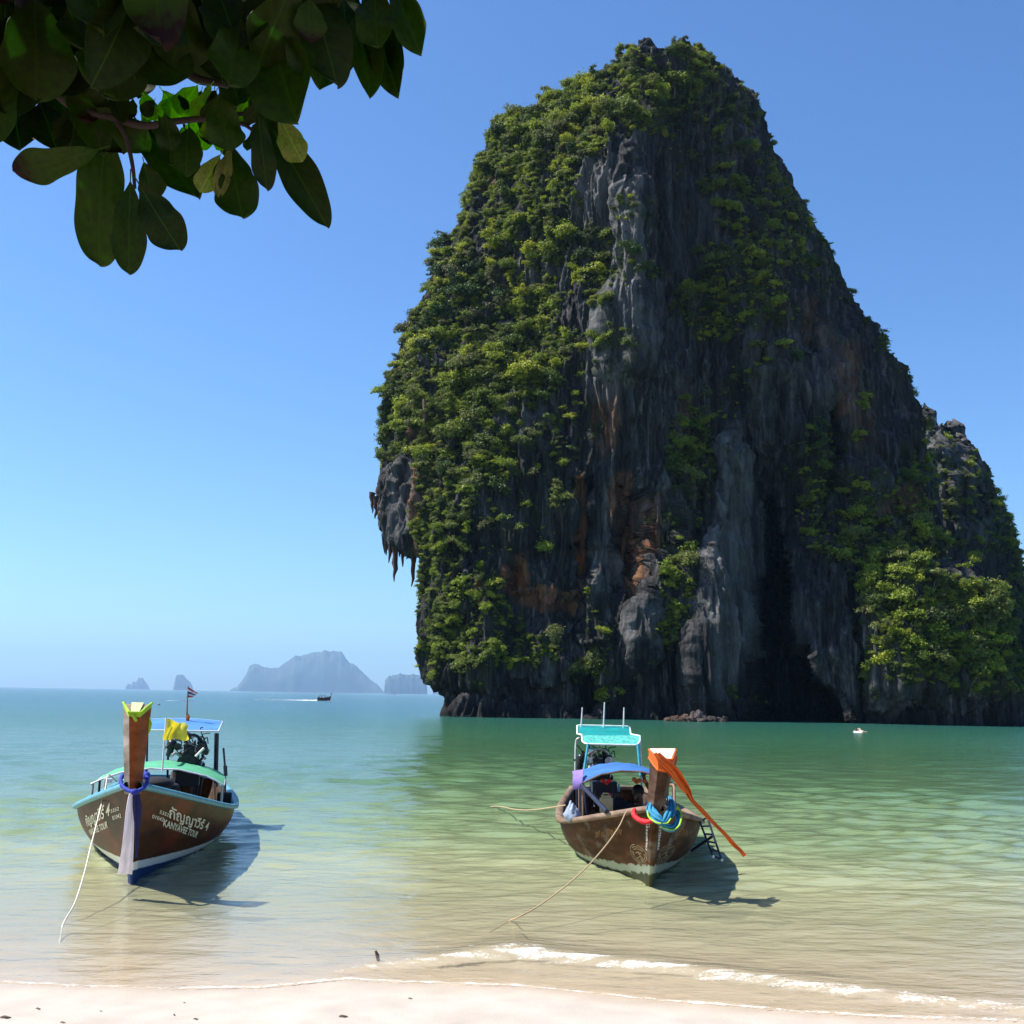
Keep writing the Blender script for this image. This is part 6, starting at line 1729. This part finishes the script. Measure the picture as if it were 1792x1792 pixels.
# swimmer
p = local_at(1519, 1281); 
J2 = [(0,0,-.12,.14,.10), (.28,0,-.02,.14,.09), (.5,0,.05,.17,.10), (.66,0,.08,.06), (.78,-.02,.10,.09), (.88,-.02,.12,.07), (.46,-.2,.05,.06), (.5,-.36,.24,.045), (.78,-.38,.12,.04), (.9,-.38,.02,.035),
      (.46,.2,.0,.06), (.3,.3,-.15,.045), (-.3,-.08,-.16,.09), (-.75,-.1,-.2,.06), (-.3,.08,-.16,.09), (-.75,.1,-.16,.06)]
sw = empty('person', p); tag(sw, 'swimmer with bare back and arm over the water, near the rock foot at right', 'person')
sb_ = skin_body('body', J2, [(0,1),(1,2),(2,3),(3,4),(4,5),(2,6),(6,7),(7,8),(8,9),(2,10),(10,11),(0,12),(12,13),(0,14),(14,15)], 0, simple('fair_skin', (.62, .38, .28), .5, bump=0), 2); sb_.parent = sw
sb_.rotation_euler = (0, 0, math.pi); MB().ball((-.83, .02, .15), (.10, .09, .08), 10, 6).build('hair', HAIR, sw)
foam_strip([local_at(x, 1282) for x in (1493, 1500, 1508)], (.10, .18), 'swimmer_wake', 'little line of foam behind the swimmer', 6)
# reef rocks in front of the cliff
REEF = rock_mat('reef_rock', (1.1, 1.0, 0.95), 2.2)
rf0 = local_at(1215, 1262.5)
reef = empty('reef_rocks', rf0); tag(reef, 'low broken brown and grey rocks breaking the water before the cliff', 'rocks')
kr = rf0.y / FPX
r = random.Random(12)
def rockm(c, rad, seed):
    m = MB(); m.ball((0, 0, 0), 1.0, 22, 16)
    v = np.array(m.v); n = v.copy()
    d = 1 + .30 * fbm(v[:, 0] * 1.3 + seed, v[:, 1] * 1.3, v[:, 2] * 1.3, 4, .62) + .12 * (1 - np.abs(pn(v[:, 0] * 3 + seed, v[:, 1] * 3, v[:, 2] * 5)) * 2)
    v = v * d[:, None] * np.array(rad) + np.array(c)
    m.v = [tuple(p) for p in v]
    o = m.build('rock', REEF, reef)
    for p in o.data.polygons: p.use_smooth = False
    for nm, val in (('stain', .22 if c[0] < 0 else .04), ('pale', 0.25), ('moss', 0.0)):
        a = o.data.attributes.new(nm, 'FLOAT', 'POINT'); a.data.foreach_set('value', np.full(len(o.data.vertices), val, np.float32))
    return o
for i, (dx, h_, w_) in enumerate([(-46,6,9),(-38,8,9),(-30,9,10),(-20,11,10),(-10,10,11),(-4,15,9),(4,17,10),(12,14,10),(18,10,9),(26,8,9),(34,8,9),(42,7,8),(48,9,7),(-14,6,14),(8,6,16),(30,5,14),(-34,5,12)]):
    rockm((dx * kr, r.uniform(-1.5, 1.0), h_ * kr * .25), (w_ * kr * .75, w_ * kr * .8, h_ * kr * .75), i * 3.7)

# ------------------------------------------------------------------ litter on the sand
STICK = simple('driftwood', (0.10, 0.065, 0.045), 0.85)
def gzs(x, y): return float(ground_z(np.array([x]), np.array([y]))[0])
deb = [(67,1766,10,.3,'short dark bit of driftwood on the sand farthest left'), (177,1771,9,.6,'dark seed pod on the sand below the left boat\'s rope'), (110,1790,9,0,'bit of bark at the bottom edge of the sand'),
       (305,1777,9,.9,'small brown pebble of bark on the sand'), (323,1756,5,.2,'tiny dark chip near the froth line'), (601,1780,15,.05,'long thin piece of driftwood lying on the dry sand'), (343,1784,9,.1,'thin pale twig on the sand'),
       (10,1782,18,.05,'pale thin twig at the left edge of the sand'), (718,1748,8,.2,'tiny curled leaf bit on the sand near the froth')]
for px, py, ln, tilt, lab in deb:
    r3 = ray(px, py); z = .1
    for _ in range(6):
        p = r3 * ((z - EYE) / r3[2]) + np.array([0, 0, EYE]); z = gzs(p[0], p[1])
    kk = p[1] / FPX; L2 = ln * kk / 2; rad = max(.0045, ln * kk * .12)
    a = tilt
    pts = [(-L2, 0, 0), (-L2 * .3, .004, rad * .4), (L2 * .4, -.003, rad * .2), (L2, 0, 0)]
    o = MB().tube(pts, [rad * .6, rad, rad * .9, rad * .4], 7).build('driftwood', STICK)
    o.location = (p[0], p[1], z + rad * .6); o.rotation_euler = (0, 0, -a); tag(o, lab, 'driftwood')
p = local_at(663, 1676)
o = MB().tube([(0, 0, -.04), (-.012, 0, .02), (-.03, 0, .055)], [.012, .017, .010], 7).build('floating_stick', STICK); o.location = p; tag(o, 'short dark stick poking out of the shallow water between the boats', 'stick')

# ------------------------------------------------------------------ overhanging beach tree
def leafm(name, c1, c2, tr=.4, gloss=.4):
    m, N, L = new_mat(name); b = N['Principled BSDF']
    oi = N.new('ShaderNodeObjectInfo'); tc = N.new('ShaderNodeTexCoord')
    sx = N.new('ShaderNodeSeparateXYZ'); L.new(tc.outputs['Object'], sx.inputs[0])
    cc = mixc(N, L, oi.outputs['Random'], c1, c2)
    nz = node(N, 'ShaderNodeTexNoise'); nz.inputs['Scale'].default_value = 14; nz.inputs['Detail'].default_value = 5; L.new(tc.outputs['Object'], nz.inputs['Vector'])
    mr = node(N, 'ShaderNodeMapRange'); mr.inputs[1].default_value = .3; mr.inputs[2].default_value = .7; mr.inputs[3].default_value = .75; mr.inputs[4].default_value = 1.2; L.new(nz.outputs[0], mr.inputs[0])
    # midrib and side veins
    wv = node(N, 'ShaderNodeMath', operation='ABSOLUTE'); L.new(sx.outputs[0], wv.inputs[0])
    rib = node(N, 'ShaderNodeMapRange'); rib.inputs[1].default_value = .004; rib.inputs[2].default_value = .012; rib.inputs[3].default_value = 1; rib.inputs[4].default_value = 0; L.new(wv.outputs[0], rib.inputs[0])
    vy = node(N, 'ShaderNodeMath', operation='MULTIPLY_ADD'); vy.inputs[1].default_value = -.55; L.new(wv.outputs[0], vy.inputs[0]); L.new(sx.outputs[1], vy.inputs[2])
    vf = node(N, 'ShaderNodeMath', operation='MULTIPLY'); vf.inputs[1].default_value = 13; L.new(vy.outputs[0], vf.inputs[0])
    fr = node(N, 'ShaderNodeMath', operation='FRACT'); L.new(vf.outputs[0], fr.inputs[0])
    v2 = node(N, 'ShaderNodeMapRange'); v2.inputs[1].default_value = 0; v2.inputs[2].default_value = .10; v2.inputs[3].default_value = .45; v2.inputs[4].default_value = 0; L.new(fr.outputs[0], v2.inputs[0])
    mxv = node(N, 'ShaderNodeMath', operation='MAXIMUM'); L.new(rib.outputs[0], mxv.inputs[0]); L.new(v2.outputs[0], mxv.inputs[1])
    s = node(N, 'ShaderNodeVectorMath', operation='SCALE'); L.new(cc, s.inputs[0]); L.new(mr.outputs[0], s.inputs['Scale'])
    c3 = mixc(N, L, mxv.outputs[0], s.outputs[0], tuple(min(1, x * 1.15) for x in c2))
    # rusty rim at the tip
    rim = node(N, 'ShaderNodeMapRange'); rim.inputs[1].default_value = .80; rim.inputs[2].default_value = .98
    ad = node(N, 'ShaderNodeMath', operation='MULTIPLY_ADD'); ad.inputs[1].default_value = .35; L.new(nz.outputs[0], ad.inputs[0]); L.new(sx.outputs[1], ad.inputs[2])
    sb = node(N, 'ShaderNodeMath', operation='SUBTRACT'); sb.inputs[1].default_value = .12; L.new(ad.outputs[0], sb.inputs[0]); L.new(sb.outputs[0], rim.inputs[0])
    gt = node(N, 'ShaderNodeMath', operation='GREATER_THAN'); gt.inputs[1].default_value = .93; L.new(oi.outputs['Random'], gt.inputs[0])
    rm = node(N, 'ShaderNodeMath', operation='MULTIPLY'); L.new(rim.outputs[0], rm.inputs[0]); L.new(gt.outputs[0], rm.inputs[1])
    c4 = mixc(N, L, rm.outputs[0], c3, (.022, .006, .003))
    L.new(c4, b.inputs['Base Color']); b.inputs['Roughness'].default_value = gloss; b.inputs['Specular IOR Level'].default_value = .2
    tg = node(N, 'ShaderNodeVectorMath', operation='MULTIPLY'); L.new(c4, tg.inputs[0]); tg.inputs[1].default_value = (2.4, 3.8, 1.2)
    t = N.new('ShaderNodeBsdfTranslucent'); L.new(tg.outputs[0], t.inputs[0])
    ms = N.new('ShaderNodeMixShader'); ms.inputs[0].default_value = tr; L.new(b.outputs[0], ms.inputs[1]); L.new(t.outputs[0], ms.inputs[2]); L.new(ms.outputs[0], N['Material Output'].inputs['Surface'])
    return m
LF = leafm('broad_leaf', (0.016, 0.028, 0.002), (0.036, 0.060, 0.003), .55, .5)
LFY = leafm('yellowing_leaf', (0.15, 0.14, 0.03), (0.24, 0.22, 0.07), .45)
BARK = simple('grey_brown_bark', (0.035, 0.020, 0.016), .85, scale=30, bump=.6)
def leaf_mesh(seed, curl=.12, wav=.02, cup=.15):
    r = random.Random(seed); rows = []; n = 40
    ph = r.uniform(0, 6); asym = r.uniform(-.06, .06); notch = r.random() < .3
    for i in range(n + 1):
        y = 1 - (1 - i / n) ** 1.5
        w = .29 * max(0, math.sin(math.pi * .5 * min(1, y / .72))) ** .85 * max(0, 1 - max(0, (y - .62) / .38) ** 3.0) ** .55
        w = max(w, .012 if y < .12 else .004)
        w *= 1 + .045 * math.sin(y * 17 + ph) * (y > .2)
        row = []
        for k in range(9):
            a = k / 4 - 1
            x = a * w + asym * math.sin(y * 3) 
            z = cup * abs(a) ** 1.4 * w * 1.2 - curl * y * y + wav * math.sin(y * 11 + ph + a * 1.5) * abs(a)
            row.append((x, y + (.0 if abs(a) < .2 else -.01 * abs(a)), z))
        rows.append(row)
    m = MB().sheet(rows, .004)
    m.tube([(0, -.16, .02), (0, -.06, .005), (0, .05, -.004)], [.011, .010, .008], 6)
    me = bpy.data.meshes.new('leaf'); me.from_pydata(m.v, [], m.f); me.polygons.foreach_set('use_smooth', m.sm); me.update()
    return me
LM = [leaf_mesh(40 + i, random.uniform(-.1, .3), random.uniform(.015, .07), random.uniform(-.1, .8)) for i in range(9)]
LMY = []
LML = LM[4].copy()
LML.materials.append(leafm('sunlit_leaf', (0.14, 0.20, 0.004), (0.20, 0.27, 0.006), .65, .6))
for i, me in enumerate(LM): me.materials.append(LF)
for i in range(2):
    c_ = LM[i * 3].copy(); c_.materials.clear(); c_.materials.append(LFY); LMY.append(c_)
tree = empty('beach_tree', (-4.6, 1.0, .6)); tag(tree, 'overhanging beach tree branch with big drooping glossy leaves in the upper left corner', 'tree')
def kid(o): o.parent = tree; o.matrix_parent_inverse = Matrix.Translation(-Vector(tree.location)); return o
kid(MB().tube(spline([(-4.6, 1.0, .3), (-4.5, 1.1, 1.6), (-4.1, 1.4, 2.9), (-3.3, 1.9, 3.9), (-2.4, 2.6, 4.25)], 6), [.22 - .16 * i / 24 for i in range(25)], 12).build('trunk', BARK))
def branch(pts, r0, r1):
    sp = spline(pts, 6); n = len(sp)
    return kid(MB().tube(sp, [r0 + (r1 - r0) * i / (n - 1) for i in range(n)], 8).build('branch', BARK))
DB = 3.0
branch([(-2.4, 2.6, 4.25), V(-60,-170,3.0), V(30,-30,2.95), V(48,60,2.95), V(78,130,2.95), V(120,178,3.0), V(160,200,3.0)], .034, .014)
branch([V(160,200,3.0), V(200,208,3.0), V(250,220,3.0), V(310,212,3.0), V(370,206,3.0), V(430,200,3.0)], .013, .008)
branch([V(200,208,3.0), V(220,240,3.0), V(232,290,3.0), V(236,330,3.0)], .008, .005)
branch([(-2.4, 2.6, 4.25), V(120,-260,3.1), V(260,-60,3.1), V(310,60,3.1), V(330,128,3.1), V(400,150,3.1)], .03, .009)
branch([V(280,-30,3.1), V(420,-60,3.15), V(540,-40,3.2), V(640,-20,3.2)], .016, .007)
branch([V(370,206,3.0), V(420,215,3.0), V(445,230,3.0)], .007, .005)
def leaf(bx, by, tx, ty, wpx, tone=0, d=3.0, mi=None, roll=0.0, dtip=0.0):
    """base and tip in the photograph, width in photograph pixels"""
    A_, B_ = V(bx, by, d), V(tx, ty, d + dtip)
    y = (B_ - A_); ln = y.length; y.normalize()
    vdir = (A_ - Vector((0, 0, EYE))).normalized()
    z = -(vdir - y * vdir.dot(y)); z.normalize()
    z.rotate(Matrix.Rotation(roll, 3, y)); x = y.cross(z)
    me = (LMY[random.randrange(2)] if tone == 2 else LML if tone == 3 else LM[random.randrange(9) if mi is None else mi])
    o = bpy.data.objects.new('leaf', me); C.objects.link(o)
    wk = wpx / FPX * d / .55
    R = Matrix((x, y, z)).transposed().to_4x4()
    o.parent = tree; o.matrix_parent_inverse = Matrix.Translation(-Vector(tree.location))
    o.matrix_basis = Matrix.Translation(A_) @ R @ Matrix.Diagonal((wk, ln, ln, 1))
    if tone == 2: o['label'] = 'yellowing leaf catching the sun'
    return o
LV = [(170,262,24,312,64),(190,205,152,446,92),(228,320,222,463,60),(245,325,300,420,70),(248,222,348,350,84),(252,285,268,350,48),(400,255,425,383,80),(455,188,556,362,66),(452,200,464,312,44),
      (470,55,522,216,122),(470,0,470,78,95),(330,0,300,118,110),(360,0,395,122,80),(210,0,225,112,120),(130,0,110,120,140),(250,40,180,170,110),(60,0,70,150,130),(20,170,36,263,82),(70,180,100,262,80),(140,180,120,262,78),
      (580,10,572,93,68),(640,-10,698,172,62),(630,20,648,168,62),(690,-20,738,97,62),(694,60,700,134,34),(540,-40,590,15,80),(505,20,535,130,50),(445,-10,490,76,80),(600,-30,605,60,80),(655,-30,660,80,70),
      (10,40,20,200,110),(110,100,165,215,70),(130,90,165,235,70),(80,120,130,230,85),(230,90,240,172,90),(385,165,400,262,70),(400,120,425,200,70),(375,160,365,240,40),(290,200,300,262,44),
      (420,40,400,150,90),(20,100,-30,250,100),(290,0,275,90,90),(540,0,545,60,60),(200,60,170,160,120),(30,30,40,150,130),(165,195,215,270,70),(170,190,255,250,60),(0,0,10,90,120),(340,40,350,118,100),(100,60,95,170,110),
      (240,0,260,100,130),(380,-20,420,90,120),(160,-20,150,90,120),(300,40,245,138,110),(430,150,440,215,50),(330,225,322,285,56),(300,230,298,290,44)]
for i, l in enumerate(LV):
    if l[4] == 0: continue
    leaf(*l, d=3.0 + random.uniform(-.18, .22), roll=random.uniform(-.35, .35), dtip=random.uniform(-.08, .05))
for i in range(46):                                 # the dark mass behind
    bx = random.uniform(-20, 500); by = random.uniform(-60, 70) if bx > 200 else random.uniform(-60, 130)
    leaf(bx, by, bx + random.uniform(-50, 40), by + random.uniform(50, 75), random.uniform(80, 120), d=3.35 + random.uniform(-.1, .2), roll=random.uniform(-.5, .5))
# the brighter ones
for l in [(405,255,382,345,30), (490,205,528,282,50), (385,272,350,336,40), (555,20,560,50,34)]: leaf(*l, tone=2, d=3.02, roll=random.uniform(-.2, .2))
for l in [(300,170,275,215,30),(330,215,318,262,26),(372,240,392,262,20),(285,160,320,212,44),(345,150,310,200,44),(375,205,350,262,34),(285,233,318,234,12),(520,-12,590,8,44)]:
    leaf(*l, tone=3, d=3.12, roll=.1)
for i in range(34):                                 # small young leaves round the twigs
    bx = random.uniform(190, 470); by = random.uniform(150, 225)
    leaf(bx, by, bx + random.uniform(-40, 40), by + random.uniform(25, 60), random.uniform(20, 40), d=3.05 + random.uniform(-.1, .15), roll=random.uniform(-.9, .9), tone=3 if random.random() < .25 else 0)
# leaves of the same crown above and left of the frame, which shade the ones in view
for i in range(330):
    bx = random.uniform(-500, 640); by = random.uniform(-620, -40) if bx > -60 else random.uniform(-620, 330)
    d = random.uniform(2.5, 3.9)
    leaf(bx, by, bx + random.uniform(-90, 90), by + random.uniform(70, 190), random.uniform(80, 130), d=d, roll=random.uniform(-.9, .9), dtip=random.uniform(-.3, .3))
